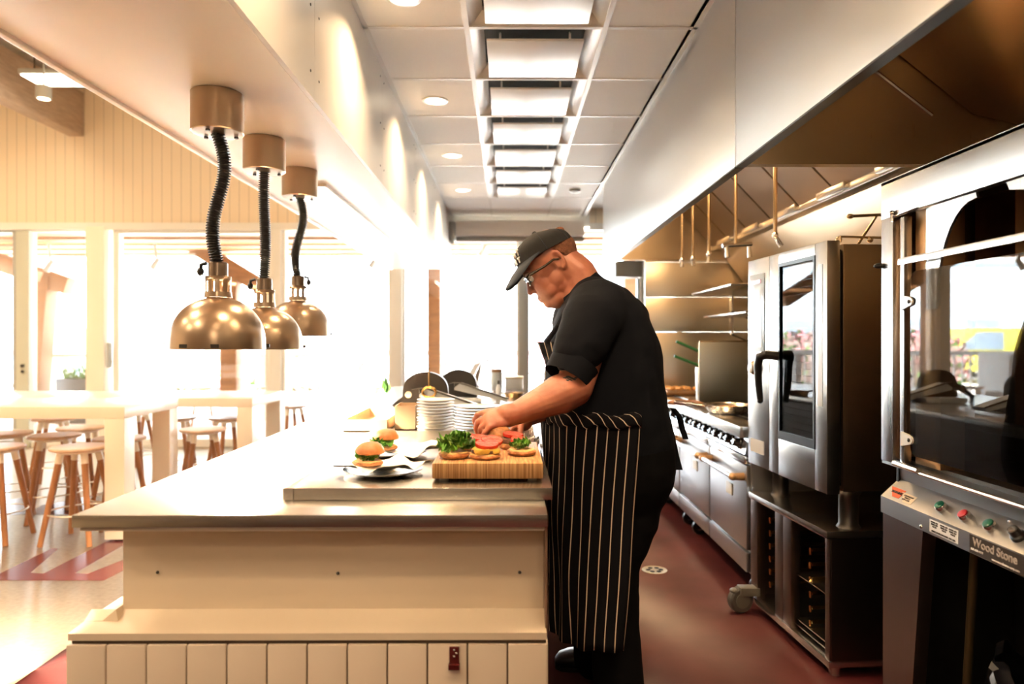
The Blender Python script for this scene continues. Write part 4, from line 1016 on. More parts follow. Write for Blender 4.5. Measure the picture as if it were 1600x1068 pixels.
r2 = rangeunit('charbroiler', 4.70, 5.57, [4.70, 5.57], 5, 'stainless cooking unit at the far end of the line, behind the cook', 'stove')
m = MB(); m.box((GX + .10, 4.70, .835), (1.95, 5.57, .86), bev=.003); m.build('griddle_plate', STEELY, r2)
# splash guard, pans, boards, utensils on the range
r = thing('splash_guard', 'upright steel box panel standing on the range below the shelves', 'splash guard', (1.5, 4.66, .858))
m = MB(); y = 4.63; m.box((Xp(1093, y), y, .859), (1.93, y + .02, Zp(538, y)), bev=.002); m.build('panel', steel('guard_steel', (.36, .37, .34), .35, 'x'), r)
m = MB(); m.tube([(Xp(1093, y) + .004, y + .01, Zp(538, y)), (1.92, y + .01, Zp(538, y))], .009, 8); m.tube([(Xp(1093, y) + .004, y + .01, .859), (Xp(1093, y) + .004, y + .01, Zp(538, y))], .007, 8); m.build('rim', COP, r)
def board(px0, px1, d, z, lab, name='serving_board', mat=None):
    x0, x1 = Xp(px0, d), Xp(px1, d); r = thing(name, lab, 'tray', ((x0+x1)/2, d, z))
    m = MB(); m.box((x0, d, z), (x1, d + .28, z + .016), bev=.004); m.build('board', mat or PINE, r)
    return r
FOOD = pbr('browned_food', (.70, .34, .10), .5, bump=.5, bscale=40, var=.45, vscale=25)
board(1040, 1095, 5.2, .862, 'wooden board lying on the far cooking unit')
board(1042, 1092, 5.22, .879, 'tray of browned food slices on top of the far wooden board', 'food_tray', pbr('tray_tan', (.45, .30, .18), .4))
rnd = random.Random(3)
for i in range(7):
    x = Xp(1048 + (i % 4)*13, 5.3); m = MB(); lumpy(m, (x, 5.28 + (i//4)*.11, .897), .030, .050, [(.8, 0), (1, .006), (.8, .02), (.3, .026)], i); tag(m.build('flatbread', FOOD), 'small browned piece of flatbread heaped on the far tray', 'bread', 'browned flatbreads on the far tray')
r = board(1062, 1105, 4.36, .862, 'long wooden paddle lying across the back of the burners', 'wooden_paddle', WOODST)
m = MB(); m.tube([(Xp(1064, 4.4), 4.45, .87), (Xp(1050, 4.4), 4.5, .87)], .013, 8); m.build('handle', WOODST, r)
r = thing('frying_pan', 'wide pan on the range beside the combi oven', 'pan', (Xp(1143, 3.95), 3.95, .860))
x, y = Xp(1143, 3.95), 4.0; m = MB(); m.lathe([(0, 0), (.11, 0), (.14, .045), (.143, .045), (.137, .042), (.107, .005), (0, .005)], (x, y, .860), 36, close=False); m.build('bowl', STEEL, r)
m = MB(); lumpy(m, (x, y, .866), .105, .105, [(1, 0), (1, .018), (.6, .026), (.1, .03)], 4); m.build('pancake', FOOD, r)
m = MB(); m.tube([(x - .13, y, .895), (x - .30, y + .05, .915)], [.010, .012], 8); m.build('handle', CHROME, r)
r = thing('utensil_holder', 'steel container behind the splash guard holding green-handled tools', 'container', (1.36, 4.95, .862))
m = MB(); m.lathe([(0, 0), (.07, 0), (.075, .22), (.072, .22), (.067, .005), (0, .005)], (1.40, 4.95, .862), 24, close=False); m.build('can', STEELZ, r)
GRN = pbr('green_handle', (.03, .20, .06), .35)
for k, (a, b_) in enumerate(((W(1057, 537, 4.95), W(1100, 556, 4.95)), (W(1054, 560, 4.88), W(1098, 577, 4.88)))):
    r = thing('spatula', ('upper' if k == 0 else 'lower') + ' green-handled tool sticking out left of the splash guard', 'spatula', b_)
    m = MB(); m.tube([a, b_], .011, 10); m.build('handle', GRN, r); m = MB(); m.tube([b_, Vector((1.40 + .02*k, 4.96 - .05*k, .98 + .03*k)), Vector((1.40 + .02*k, 4.965 - .05*k, .88))], .005, 8); m.build('blade', CHROME, r)

# ------------------------------------------------------------------ combi oven on its stand
ang = math.atan2(1.188 - 1.133, .72)
OV = frame((1.188, 2.6, 0), (math.cos(ang), math.sin(ang), 0), (-math.sin(ang), math.cos(ang), 0), (0, 0, 1))
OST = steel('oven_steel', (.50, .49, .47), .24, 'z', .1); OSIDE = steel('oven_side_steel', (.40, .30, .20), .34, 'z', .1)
Z0, Z1 = .70, 1.645; BX = 0.052
r = thing('combi_oven', 'tall stainless combi oven with a glass door and black lever handle', 'oven', (1.5, 2.95, Z0))
def om(fn, name, mat, parent, ang_=38):
    m = MB(); fn(m); return m.build(name, mat, parent, ang=ang_)
om(lambda m: m.box((BX + .02, .015, Z0), (.76, .690, Z1 - .01), bev=.006, M=OV), 'body', OSIDE, r)
om(lambda m: m.box((BX + .006, .03, Z0 + .02), (BX + .03, .70, Z1 - .03), M=OV), 'gap_shade', VOID, r)  # black slab put in for the shaded gap behind the door
dr = om(lambda m: [m.box((0, .0, Z0 - .005), (BX, .088, Z1), bev=.004, M=OV), m.box((0, .391, Z0 - .005), (BX, .480, Z1), bev=.004, M=OV), m.box((0, .088, Z0 - .005), (BX, .391, .85), bev=.002, M=OV), m.box((0, .088, 1.60), (BX, .391, Z1), bev=.002, M=OV)], 'door', OST, r)
om(lambda m: m.box((.006, .085, .848), (.012, .394, 1.602), M=OV), 'door_glass', pane_mat('oven_glass', (.35, .38, .40), .05, edge=.15), dr)
om(lambda m: [m.box((-.002, .088, .85), (.010, .10, 1.60), M=OV), m.box((-.002, .379, .85), (.010, .391, 1.60), M=OV), m.box((-.002, .10, .85), (.010, .379, .885), M=OV), m.box((-.002, .10, 1.585), (.010, .379, 1.60), M=OV)], 'window_seal', BLACK, dr)
om(lambda m: [m.box((BX + .03, .06, .80), (BX + .035, .42, 1.62), M=OV)], 'oven_cavity', pbr('oven_cavity_dark', (.05, .06, .07), .25, .6), r)
om(lambda m: [[m.tube([OV @ Vector((BX - .012, .12 + .022*j, .88 + .03*k)) for k in range(24)], .0022, 6) for j in range(3)] + [m.box((BX - .016, .17 + .0*k, .90 + .028*k), (BX - .006, .38, .904 + .028*k), M=OV) for k in range(23)]], 'rack_guides', CHROME, r)
cp = om(lambda m: m.box((0, .484, Z0 - .005), (BX + .02, .705, Z1), bev=.005, M=OV), 'control_panel', OST, r)
SCR = pbr('panel_blue_grey', (.42, .52, .62), .12, coat=.6); SCW = pbr('panel_white', (.78, .82, .86), .15)
om(lambda m: m.box((-.004, .525, 1.22), (.002, .680, 1.575), bev=.002, M=OV), 'display', SCR, cp)
om(lambda m: m.box((-.006, .545, 1.24), (-.003, .672, 1.43), M=OV), 'screen', SCW, cp)
om(lambda m: m.box((-.0065, .555, 1.53), (-.003, .665, 1.548), M=OV), 'display_mark', pbr('panel_red', (.6, .12, .12), .3), cp)
om(lambda m: m.lathe([(.034, 0), (.032, .02), (.024, .026)], (0, 0, 0), 24, M=OV @ Matrix.Translation((0, .61, 1.145)) @ Matrix.Rotation(-PI/2, 4, 'Y')), 'knob', COP, cp)
om(lambda m: m.lathe([(.026, .02), (.024, .032), (.01, .034)], (0, 0, 0), 24, M=OV @ Matrix.Translation((0, .61, 1.145)) @ Matrix.Rotation(-PI/2, 4, 'Y')), 'knob_cap', WHITE, cp)
om(lambda m: m.box((-.003, .53, .755), (.001, .67, .815), M=OV), 'label_plate', pbr('label_pale', (.62, .58, .52), .4), cp)
om(lambda m: [m.tube([OV @ Vector(p) for p in ((.0, .40, 1.205), (-.045, .41, 1.21), (-.062, .44, 1.20), (-.064, .455, 1.16), (-.060, .455, 1.08), (-.052, .455, 1.01))], [.020, .020, .019, .017, .016, .013], 14), m.ell(OV @ Vector((-.052, .455, 1.008)), .0135)], 'handle', BLACK, dr)
om(lambda m: m.box((-.0015, .03, 1.02), (.001, .062, 1.56), M=OV), 'instruction_strip', pbr('strip_pale', (.66, .66, .64), .3), dr)
for x_ in (.12, .70):
    for y_ in (.06, .62): om(lambda m: m.lathe([(.045, Z0 - .143), (.036, Z0 - .13), (.036, Z0 - .02), (.05, Z0)], (x_, y_, 0), 20, M=OV), 'foot', DARKST, r)
m = MB(); p = OV @ Vector((.10, .05, Z1)); m.tube([p + Vector((-.02, .0, .0)), p + Vector((-.02, 0, .022)), p + Vector((.30, .05, .022))], .006, 8)
for dx in (-.02, .10, .2): m.ell(p + Vector((dx, .01, .012)), (.012, .012, .012))
m.build('top_pipe', COP, r)
rr = thing('metal_skewer', 'thin metal rod lying across the top of the combi oven', 'rod', (1.5, 2.75, Z1))
m = MB(); p = OV @ Vector((.12, .05, Z1 + .10)); m.tube([p, p + Vector((.42, .0, .02))], .006, 8); m.ell(p, (.014, .010, .010)); m.build('shaft', COP, rr)
m = MB(); m.tube([p + Vector((.10, .0, .0)), p + Vector((.04, .02, -.105))], .005, 8); m.build('prop', COP, rr); m = MB(); m.tube([p + Vector((.30, 0, .01)), p + Vector((.30, .02, -.105))], .005, 8); m.build('prop', COP, rr)
# stand
r = thing('oven_stand', 'dark steel rack stand on casters carrying the combi oven', 'stand', (1.5, 2.95, 0))
S_T = .557; DK = steel('stand_steel', (.17, .125, .11), .33, 'z', .1)
om(lambda m: m.box((.0, -.0, S_T - .028), (.78, .70, S_T), bev=.003, M=OV), 'top_shelf', STEELY, r)
om(lambda m: [m.box((.02, .0, .07), (.78, .012, S_T - .03), M=OV), m.box((.02, .688, .07), (.78, .70, S_T - .03), M=OV), m.box((.77, .012, .07), (.78, .688, S_T - .03), M=OV)], 'side_panel', DK, r)
for a, c in ((.0, .035), (.30, .375), (.375, .45), (.63, .70)): om(lambda m: m.box((.012, a + .001, .07), (.05, c - .001, S_T - .03), bev=.002, M=OV), 'post', DK, r)
om(lambda m: m.box((.008, .0, .045), (.78, .70, .072), bev=.003, M=OV), 'bottom_rail', STEELY, r)
om(lambda m: m.box((.40, .012, .075), (.41, .688, S_T - .03), M=OV), 'back_panel', VOID, r)  # black sheet stands in for the shaded rack interior
om(lambda m: [m.box((.03, .036, .30), (.39, .295, .304), M=OV), m.box((.03, .036, .115), (.39, .295, .119), M=OV), m.box((.03, .036, .09), (.39, .295, .094), M=OV)], 'shelf_rail', STEELY, r)
for (t, z0) in ((.20, .13), (.56, .16)):
    for k in range(6):
        z = z0 + .058*k; om(lambda m: [m.box((.05, t, z), (.39, t + .004, z + .014), M=OV), m.tube([OV @ Vector((.045, t, z + .012)), OV @ Vector((.035, t - .012, z + .018)), OV @ Vector((.04, t - .004, z - .006))], .005, 6)], 'tray_runner', BRASS, r)
for (x_, y_) in ((-.055, .66), (.74, .66), (.74, .06)):
    c_ = OV @ Vector((x_, y_, .062)); WM = Matrix.Translation(c_) @ Matrix.Rotation(PI/2, 4, 'X') @ Matrix.Rotation(.25, 4, 'Y')
    m = MB(); m.lathe([(.052, -.020), (.060, -.013), (.060, .013), (.052, .020)], (0, 0, 0), 28, M=WM); cw = m.build('caster', pbr('caster_grey', (.10, .095, .085), .5), r)
    m = MB(); m.lathe([(.036, -.024), (.036, .024)], (0, 0, 0), 24, M=WM); m.box((c_.x - .01, c_.y - .03, c_.z + .02), (c_.x + .085, c_.y + .03, c_.z + .062), bev=.01); m.ell((c_.x - .035, c_.y - .01, c_.z + .045), (.018, .02, .012)); m.build('caster_fork', pbr('caster_fork_grey', (.16, .15, .13), .4), cw)
om(lambda m: m.lathe([(.022, 0), (.022, .05)], (0, 0, 0), 16, M=OV @ Matrix.Translation((.06, .05, 0))), 'foot', CHROME, r)

# ------------------------------------------------------------------ stone-hearth oven at the right edge
FX = 1.198; Y0, Y1 = 1.0, 2.24
r = thing('rotisserie_oven', 'big stainless oven with a clear lift door and push buttons at the right edge', 'oven', (1.55, 1.62, 0))
FR = steel('big_oven_steel', (.46, .46, .45), .36, 'y', .1); FRZ = steel('big_oven_post_steel', (.52, .52, .52), .26, 'z', .1); TANM = steel('big_oven_tan_steel', (.55, .36, .20), .3, 'z', .1)
def bx(name, lo, hi, mat, parent=r, bev=.002):
    m = MB(); m.box(lo, hi, bev=bev); return m.build(name, mat, parent)
def yat(px, x=FX): return x * FPX / (px - 795)
bx('header', (FX, Y0, 1.658), (FX + .03, Y1, 1.776), FR)
bx('roof', (FX, Y0, 1.765), (2.04, Y1, 1.776), FR, bev=0)
bx('side_panel', (FX + .002, Y1 - .012, .888), (2.04, Y1, 1.765), OSIDE, bev=0)
bx('post', (FX, yat(1396), .888), (FX + .03, Y1 - .001, 1.658), FRZ)
bx('post_liner', (FX + .02, yat(1410), .90), (FX + .03, yat(1396), 1.650), TANM)
bx('door_track', (FX - .004, yat(1416), .90), (FX + .02, yat(1410), 1.645), FRZ)
bx('inner_post', (FX + .03, yat(1455), .90), (FX + .10, yat(1416) - .002, 1.66), TANM)
bx('chamber_back', (1.95, Y0, .90), (1.97, Y1 - .02, 1.76), pbr('chamber_dark', (.035, .025, .018), .35, .5), bev=0)
bx('chamber_wall', (FX + .12, Y1 - .10, .90), (1.95, Y1 - .09, 1.76), pbr('chamber_brown', (.16, .09, .045), .35, .7), bev=0)
bx('chamber_floor', (FX + .05, Y0, .885), (1.97, Y1 - .02, .900), pbr('chamber_floor', (.10, .085, .07), .4, .4), bev=0)
# interior spit housing
bx('spit_housing', (1.42, 1.95, 1.02), (1.60, 2.12, 1.70), TANM); bx('burner_tube', (1.30, 1.1, 1.02), (1.34, 2.1, 1.05), DARKST)
# door: top bar + glass + brackets
dz = 1.509
door = bx('door_frame', (FX - .018, Y0, dz - .010), (FX - .002, yat(1413), dz + .010), STEELY)
m = MB(); g0, g1 = .93, 1.475; ys_ = yat(1426); pts = []
for k in range(7): a = PI/2*k/6; pts.append((FX - .004, ys_ - .03 + .03*math.sin(a), g1 - .03 + .03*math.cos(a)))
for k in range(7): a = PI/2*k/6; pts.append((FX - .004, ys_ - .03 + .03*math.cos(a), g0 + .03 - .03*math.sin(a)))
m.prism([(FX - .004, Y0, g1)] + pts + [(FX - .004, Y0, g0)], (.006, 0, 0)); m.build('door_glass', pane_mat('smoked_glass', (.42, .38, .34), .055, edge=.16), door)
for pz in (1.386, .975):
    m = MB(); yb = yat(1414); pts = [(FX - .010, yb, pz + .020), (FX - .010, yb - .035, pz + .016)] + [(FX - .010, yb - .045 - .014*math.sin(PI*k/6), pz + .013*math.cos(PI*k/6)) for k in range(7)] + [(FX - .010, yb, pz - .024)]
    m.prism(pts, (.006, 0, 0)); k_ = m.build('hinge_bracket', WHITE, door)
    m = MB(); m.ell((FX - .012, yb - .045, pz), (.003, .006, .006), 12, 8); m.build('bolt', DARKST, k_)
m = MB(); m.ell((FX - .008, Y1 - .002, Zp(419, 2.24)), (.016, .014, .009)); m.build('stop_knob', BLACK, r)
m = MB(); m.tube([(FX - .006, yat(1398), 1.665), (FX - .006, yat(1398), 1.64)], .006, 8); m.ell((FX - .006, yat(1398), 1.667), .008, 10, 8); m.tube([(FX - .006, yat(1398), 1.652), (FX - .006, yat(1440), 1.657)], .003, 6); m.build('hinge_pin', CHROME, r)
def gusset(py0, s, name='arch_gusset'):
    m = MB(); pts = [(FX + .012, py0, 1.655), (FX + .012, py0 - s*1.0, 1.655), (FX + .012, py0 - s*1.02, 1.64)]
    for k in range(10): a = PI/2*k/9; pts.append((FX + .012, py0 - .05 - (s - .05)*(1 - math.sin(a)), 1.64 - .26*(1 - math.cos(a))**1.0))
    pts += [(FX + .012, py0 - .04, 1.36), (FX + .012, py0, 1.36)]
    m.prism(pts, (.008, 0, 0)); return m.build(name, FRZ, r)
gusset(yat(1442), .215); 
m = MB(); y_ = yat(1567); pts = [(FX + .012, y_, 1.655), (FX + .012, y_ - .3, 1.655), (FX + .012, y_ - .3, 1.50), (FX + .012, y_ - .2, 1.58), (FX + .012, y_ - .06, 1.625), (FX + .012, y_ - .01, 1.635)]
m.prism(pts, (.008, 0, 0)); m.build('arch_gusset', FRZ, r)
# ledge, rod, recess panel, control deck
m = MB(); m.prism([(FX + .004, Y0, .888), (FX + .05, Y0, .888), (FX + .05, Y0, .87), (FX + .004, Y0, .878)], (0, Y1 - Y0, 0)); m.build('ledge', FR, r)
m = MB(); m.tube([(FX - .004, Y0, .884), (FX - .004, yat(1440), .884)], .006, 8); m.tube([(FX - .004, yat(1440), .890), (FX - .004, yat(1402), .892)], .010, 8); m.build('door_rod', CHROME, r)
m = MB(); m.prism([(FX + .05, Y0, .88), (FX + .058, Y0, .826), (FX + .07, Y0, .826), (FX + .07, Y0, .88)], (0, Y1 - Y0 - .002, 0)); m.build('splash_back', FR, r)
m = MB(); m.prism([(FX, Y0, .772), (FX + .058, Y0, .826), (FX + .07, Y0, .815), (FX + .012, Y0, .762), (FX + .012, Y0, .72), (FX, Y0, .72)], (0, Y1 - Y0, 0)); deck = m.build('control_deck', FR, r)
dn = Vector((-(.826 - .772), 0, .058)).normalized(); du = Vector((.058, 0, .054)).normalized()
def on_deck(px, t, h=0):
    x = FX + .058*t; return Vector((x, yat(px, x), .772 + .054*t)) + dn*h
GRB = pbr('button_green', (.0, .14, .08), .3, coat=.4); RDB = pbr('button_red', (.55, .03, .05), .3, coat=.4); BLB = pbr('button_black', (.01, .01, .01), .3, coat=.4)
for px, mat, nm_ in ((1476, GRB, 'green start'), (1513, RDB, 'red stop'), (1553, GRB, 'green')):
    c_ = on_deck(px, .45); M = frame(c_, du, (0, 1, 0), du.cross(Vector((0, 1, 0)))); 
    if (M @ Vector((0, 0, 1)) - c_).z < 0: M = frame(c_, (0, 1, 0), du, Vector((0, 1, 0)).cross(du))
    m = MB(); m.lathe([(.0165, 0), (.0165, .012), (.0145, .016)], (0, 0, 0), 24, M=M); bt = m.build('push_button', CHROME, deck); bt['label'] = nm_ + ' push button with a metal ring' if 'start' not in nm_ and 'stop' not in nm_ else nm_.split()[0] + ' push button with a metal ring'
    m = MB(); m.lathe([(.0138, .0155), (.0135, .019), (.010, .0205)], (0, 0, 0), 24, M=M); m.build('button_cap', mat, bt)
c_ = on_deck(1596, .5); M = frame(c_, (0, 1, 0), du, Vector((0, 1, 0)).cross(du))
if (M @ Vector((0, 0, 1)) - c_).z < 0: M = frame(c_, du, (0, 1, 0), du.cross(Vector((0, 1, 0))))
m = MB(); m.lathe([(.019, 0), (.018, .008), (.014, .011), (.013, .026)], (0, 0, 0), 24, M=M); kn = m.build('knob', BLB, deck)
m = MB(); m.lathe([(.0095, .0255), (.009, .028)], (0, 0, 0), 20, M=M); m.build('knob_face', CHROME, kn)
m = MB(); m.ell(on_deck(1583, .85, .004), .005, 12, 8); m.ell(W(1441, 827, yat(1441) - .001), (.003, .006, .006), 12, 8); m.build('indicator', CHROME, deck)
# stickers and lettering (deck axes: text runs toward the camera, i.e. -Y)
ORG = pbr('sticker_orange', (.75, .12, .03), .5); TAN = pbr('sticker_tan', (.75, .62, .45), .5); WHT = pbr('sticker_white', (.85, .86, .86), .5); INK = pbr('ink_black', (.01, .01, .01), .6); SGN = pbr('nameplate_dark', (.085, .075, .07), .35, .4); LTR = pbr('nameplate_letter', (.42, .38, .34), .4)
def patch(px0, px1, t0, t1, mat, name):
    m = MB(); a = on_deck(px0, t0, .0006); b_ = on_deck(px0, t1, .0006); y1 = on_deck(px1, (t0 + t1)/2).y
    m.prism([a, b_, (b_.x, y1, b_.z), (a.x, y1, a.z)], dn*.0006); return m.build(name, mat, deck)
patch(1396, 1412, .16, .58, ORG, 'warning_sticker'); patch(1412.3, 1430, .10, .5, TAN, 'warning_sticker')
Md = frame(on_deck(1404, .38, .0015), (0, -1, 0), du, dn); text('WARNING', .012, 'sticker_lettering', INK, Md, deck, bold=.0003)
Mc = frame(on_deck(1420, .30, .0015), (0, -1, 0), du, dn); text('CAUTION HOT\nSURFACE\nKEEP CLEAR', .007, 'sticker_lettering', INK, Mc, deck)
m = MB(); m.box((FX - .0012, yat(1500), .728), (FX - .0004, yat(1455), .764)); m.build('rating_label', WHT, deck)
def lip(px, z): return frame((FX - .0018, yat(px), z), (0, -1, 0), (0, 0, 1), (-1, 0, 0))
for k, px in enumerate((1463, 1478, 1492)): text('MODEL NO\nSERIAL NO\nVOLTS', .0062, 'label_lettering', INK, lip(px, .752), deck)
text('MADE IN BELLINGHAM, WA USA', .0072, 'label_lettering', INK, lip(1477, .733), deck)
m = MB(); m.box((FX - .0012, yat(1640), .722), (FX - .0004, yat(1518), .769)); m.build('nameplate', SGN, deck)
t_ = text('Wood Stone', .030, 'nameplate_lettering', LTR, lip(1557, .752), deck, bold=.0006)
text('360-650-1111', .0085, 'nameplate_lettering', WHT, lip(1530, .733), deck)
text('www.woodstone-corp.com', .0085, 'nameplate_lettering', WHT, lip(1575, .729), deck)
# legs and dark space below
m = MB(); m.prism([(FX + .006, Y1 - .002, .722), (FX + .006, yat(1441), .722), (FX + .006, yat(1417), .0), (FX + .006, Y1 - .002, .0)], (.04, 0, 0)); m.build('leg', steel('leg_steel', (.26, .20, .19), .3, 'z'), r)
m = MB(); m.box((FX + .05, Y1 - .012, .0), (2.04, Y1, .885)); m.box((1.62, Y0, .0), (1.64, Y1 - .012, .885)); m.build('dark_gap_panel', pbr('dark_gap_black', (.012, .010, .010), .5), r)  # black panels added so the space below stays in shade
m = MB(); m.box((FX + .07, Y0, .80), (1.62, Y1 - .02, .86)); m.build('dark_gap_top', VOID, r)  # black slab closing the space below against light
m = MB(); m.tube([(FX + .09, yat(1455), 0), (FX + .09, yat(1475), .70)], .012, 10); m.build('gas_pipe', pbr('pipe_dark', (.06, .045, .02), .4, .6), r)

# bag of black film in the gap below
m = MB(); n, k = 22, 40; V = []; F = []
bc = Vector((1.41, 1.76, 0)); Hb = .43
for i in range(n+1):
    t = i/n
    for j in range(k):
        a = 2*PI*j/k; f = noise.fractal(Vector((math.cos(a)*2.2, math.sin(a)*2.2, t*3)), 1, 2, 4)
        R_ = (.155 + .03*math.sin(PI*t)) * (1 + .22*f); z = Hb*t + (.05*f + .03*math.sin(7*a) if t > .6 else 0)*t
        if i == n: R_ *= .92
        V.append((bc.x + R_*math.cos(a), bc.y + R_*math.sin(a), max(0.002, z)))
for i in range(n):
    for j in range(k): j2 = (j+1) % k; F.append((i*k+j, i*k+j2, (i+1)*k+j2, (i+1)*k+j))
F.append(tuple(range(k))[::-1])
m._add(V, F); r = m.build('bin_liner', pbr('black_film', (.006, .006, .008), .16), ang=20)
tag(r, 'crumpled glossy black bin liner in the dark gap below the right-hand oven', 'bin liner')

# floor drain
r = thing('floor_drain', 'round floor drain in the red floor behind the cook', 'drain', (Xp(1023, 3.9), 3.9, .0))
x, y = Xp(1023, 3.86), 3.86
m = MB(); m.lathe([(.055, .001), (.068, .003), (.07, .001)], (x, y, 0), 30, close=False); m.lathe([(0, .0012), (.056, .0012)], (x, y, 0), 30, close=False); m.build('rim', pbr('drain_brass', (.35, .27, .14), .4, .8), r)
m = MB()
for k in range(6):
    a = 2*PI*k/6; m.lathe([(.013, .002), (.013, .0035)], (x + .035*math.cos(a), y + .035*math.sin(a), 0), 12)
m.build('grate_holes', VOID, r)
# ------------------------------------------------------------------ the cook
SKIN = bpy.data.materials.new('skin'); SKIN.use_nodes = True; nt = SKIN.node_tree; b = nt.nodes['Principled BSDF']; L = nt.links.new
tc = nm(nt, 'ShaderNodeTexCoord'); n1 = nm(nt, 'ShaderNodeTexNoise'); n1.inputs['Scale'].default_value = 14; n1.inputs['Detail'].default_value = 6; L(tc.outputs['Object'], n1.inputs[0])
cr = nm(nt, 'ShaderNodeValToRGB'); cr.color_ramp.elements[0].position = .3; cr.color_ramp.elements[0].color = (.36, .115, .07, 1); cr.color_ramp.elements[1].position = .72; cr.color_ramp.elements[1].color = (.54, .22, .135, 1)
L(n1.outputs[0], cr.inputs[0]); L(cr.outputs[0], b.inputs['Base Color']); b.inputs['Roughness'].default_value = .42
b.inputs['Subsurface Weight'].default_value = .12; b.inputs['Subsurface Radius'].default_value = (.01, .004, .002); b.inputs['Subsurface Scale'].default_value = 1
n2 = nm(nt, 'ShaderNodeTexNoise'); n2.inputs['Scale'].default_value = 260; L(tc.outputs['Object'], n2.inputs[0])
bp = nm(nt, 'ShaderNodeBump'); bp.inputs['Strength'].default_value = .12; bp.inputs['Distance'].default_value = .002; L(n2.outputs[0], bp.inputs['Height']); L(bp.outputs[0], b.inputs['Normal'])
SHIRT = pbr('black_shirt_cloth', (.0045, .0055, .009), .9, bump=.3, bscale=9, spec=.15)
TROU = pbr('black_trouser_cloth', (.004, .004, .005), .9, bump=.2, bscale=8, spec=.1)
CAPM = pbr('black_cap_cloth', (.006, .006, .007), .85, bump=.1, bscale=60)
BRIMM = pbr('navy_cap_brim', (.014, .022, .036), .7)
HAIR = pbr('short_brown_hair', (.27, .10, .05), .8, bump=.8, bscale=400, var=.3, vscale=80)
SHOE = pbr('black_shoe', (.012, .012, .013), .35, coat=.3)
YC = 2.45
person = thing('person', 'cook in a black shirt, black cap, glasses and striped apron, bent over the island', 'person', (.33, YC, 0))

# head frame: f = where the face points, u = crown, s = his left (towards the camera)
th = math.radians(34)
f_ = Vector((-math.cos(th), 0, -math.sin(th))); u_ = Vector((-math.sin(th), 0, math.cos(th))); s_ = Vector((0, -1, 0))
HO = W(867, 417, 2.42); HO.y = 2.45
def H(a, b_, c=0): return HO + f_*a + u_*b_ + s_*c       # forward, up, left
HM = Matrix((( f_.x, s_.x, u_.x), (f_.y, s_.y, u_.y), (f_.z, s_.z, u_.z)))   # columns f,s,u
m = MB()
def he(a, b_, c, rf, rs, ru, seg=24, rings=16): m.ell(H(a, b_, c), (rf, rs, ru), seg, rings, M=HM)
he(-.004, .040, 0, .100, .079, .088)                  # skull
he(.030, .005, 0, .078, .070, .085)                   # face block
he(.052, -.058, 0, .058, .064, .056)                  # jaw
he(.078, -.096, 0, .030, .036, .026)                  # chin
he(.060, -.032, .028, .044, .036, .048); he(.060, -.032, -.028, .044, .036, .048)   # cheeks
he(.010, -.075, 0, .066, .066, .050)                  # full under-jaw
he(.045, -.100, 0, .052, .056, .040); he(.02, -.04, 0, .072, .071, .07)
he(.092, .034, 0, .018, .052, .014)                   # brow
he(.102, -.066, 0, .014, .024, .008); he(.100, -.078, 0, .014, .021, .008)          # lips
he(.094, -.070, 0, .020, .030, .022)
m.cap([H(.094, .022), H(.108, -.006), H(.121, -.030)], [.010, .011, .0125], 14)     # nose
he(.108, -.036, .012, .010, .008, .008); he(.108, -.036, -.012, .010, .008, .008)
for sd in (1, -1):                                     # ears
    e0 = MB
    for k in range(9):
        a = -PI*.62 + k*PI*1.24/8 + PI
    pts = [H(-.010 + .020*math.cos(a)*.8 - .004, .004 + .031*math.sin(a), sd*(.079 + .004*math.cos(a)*-1)) for a in [math.radians(t) for t in (20, 60, 95, 130, 165, 200, 235, 268)]]
    m.cap(pts, [.0055, .0062, .0064, .0062, .006, .0058, .006, .0065], 10)
    m.ell(H(-.008, -.002, sd*.074), (.014, .006, .024), 14, 10, M=HM)
# neck and body under the clothes
nb = W(905, 462, YC)
m.cap([H(-.022, -.020), H(-.040, -.075), Vector((nb.x + .012, YC, nb.z)), Vector((nb.x + .035, YC, nb.z - .07))], [.074, .076, .082, .10], 22)
m.cap([H(.0, -.085), Vector((nb.x - .005, YC, nb.z + .004))], [.060, .078], 18)
m.cap([H(.035, -.095), H(-.03, -.075)], [.050, .066], 18)
def slab(m, rows, seg=36, yc=YC, grow=0.0):
    rings = []
    for (py, x0, x1, hw) in rows:
        z = Zp(py, yc); X0, X1 = Xp(x0, yc) - grow, Xp(x1, yc) + grow; cx, a = (X0+X1)/2, (X1-X0)/2; b__ = hw + grow; ring = []
        for k in range(seg):
            t = 2*PI*k/seg; c, s = math.cos(t), math.sin(t); e = .82
            ring.append((cx + a*math.copysign(abs(c)**e, c), yc + b__*math.copysign(abs(s)**e, s), z))
        rings.append(ring)
    m.loft(rings)
TORSO = [(438, 908, 940, .07), (448, 897, 960, .115), (460, 889, 977, .17), (478, 878, 993, .215), (500, 869, 1008, .228), (530, 862, 1021, .232), (560, 858, 1028, .236), (600, 853, 1032, .242), (640, 851, 1038, .246), (680, 852, 1046, .244), (712, 853, 1049, .240), (724, 866, 1038, .22)]
slab(m, TORSO[2:] + [(740, 862, 1046, .22), (775, 880, 1035, .20)], grow=-.02)
# arms.  left (camera side)
LS, LE, LW = W(930, 500, 2.245), W(897, 610, 2.16), W(806, 650, 2.07)
m.cap([LS, LS.lerp(LE, .5), LE], [.07, .062, .058], 20)
m.cap([LE, LE.lerp(LW, .25), LE.lerp(LW, .6), LW], [.058, .061, .048, .034], 20)
RS, RE, RW = Vector((LS.x, YC + .20, LS.z)), W(900, 618, 2.66), W(822, 655, 2.26)
m.cap([RS, RS.lerp(RE, .5), RE], [.07, .062, .055], 16); m.cap([RE, RE.lerp(RW, .35), RW], [.055, .052, .033], 16)
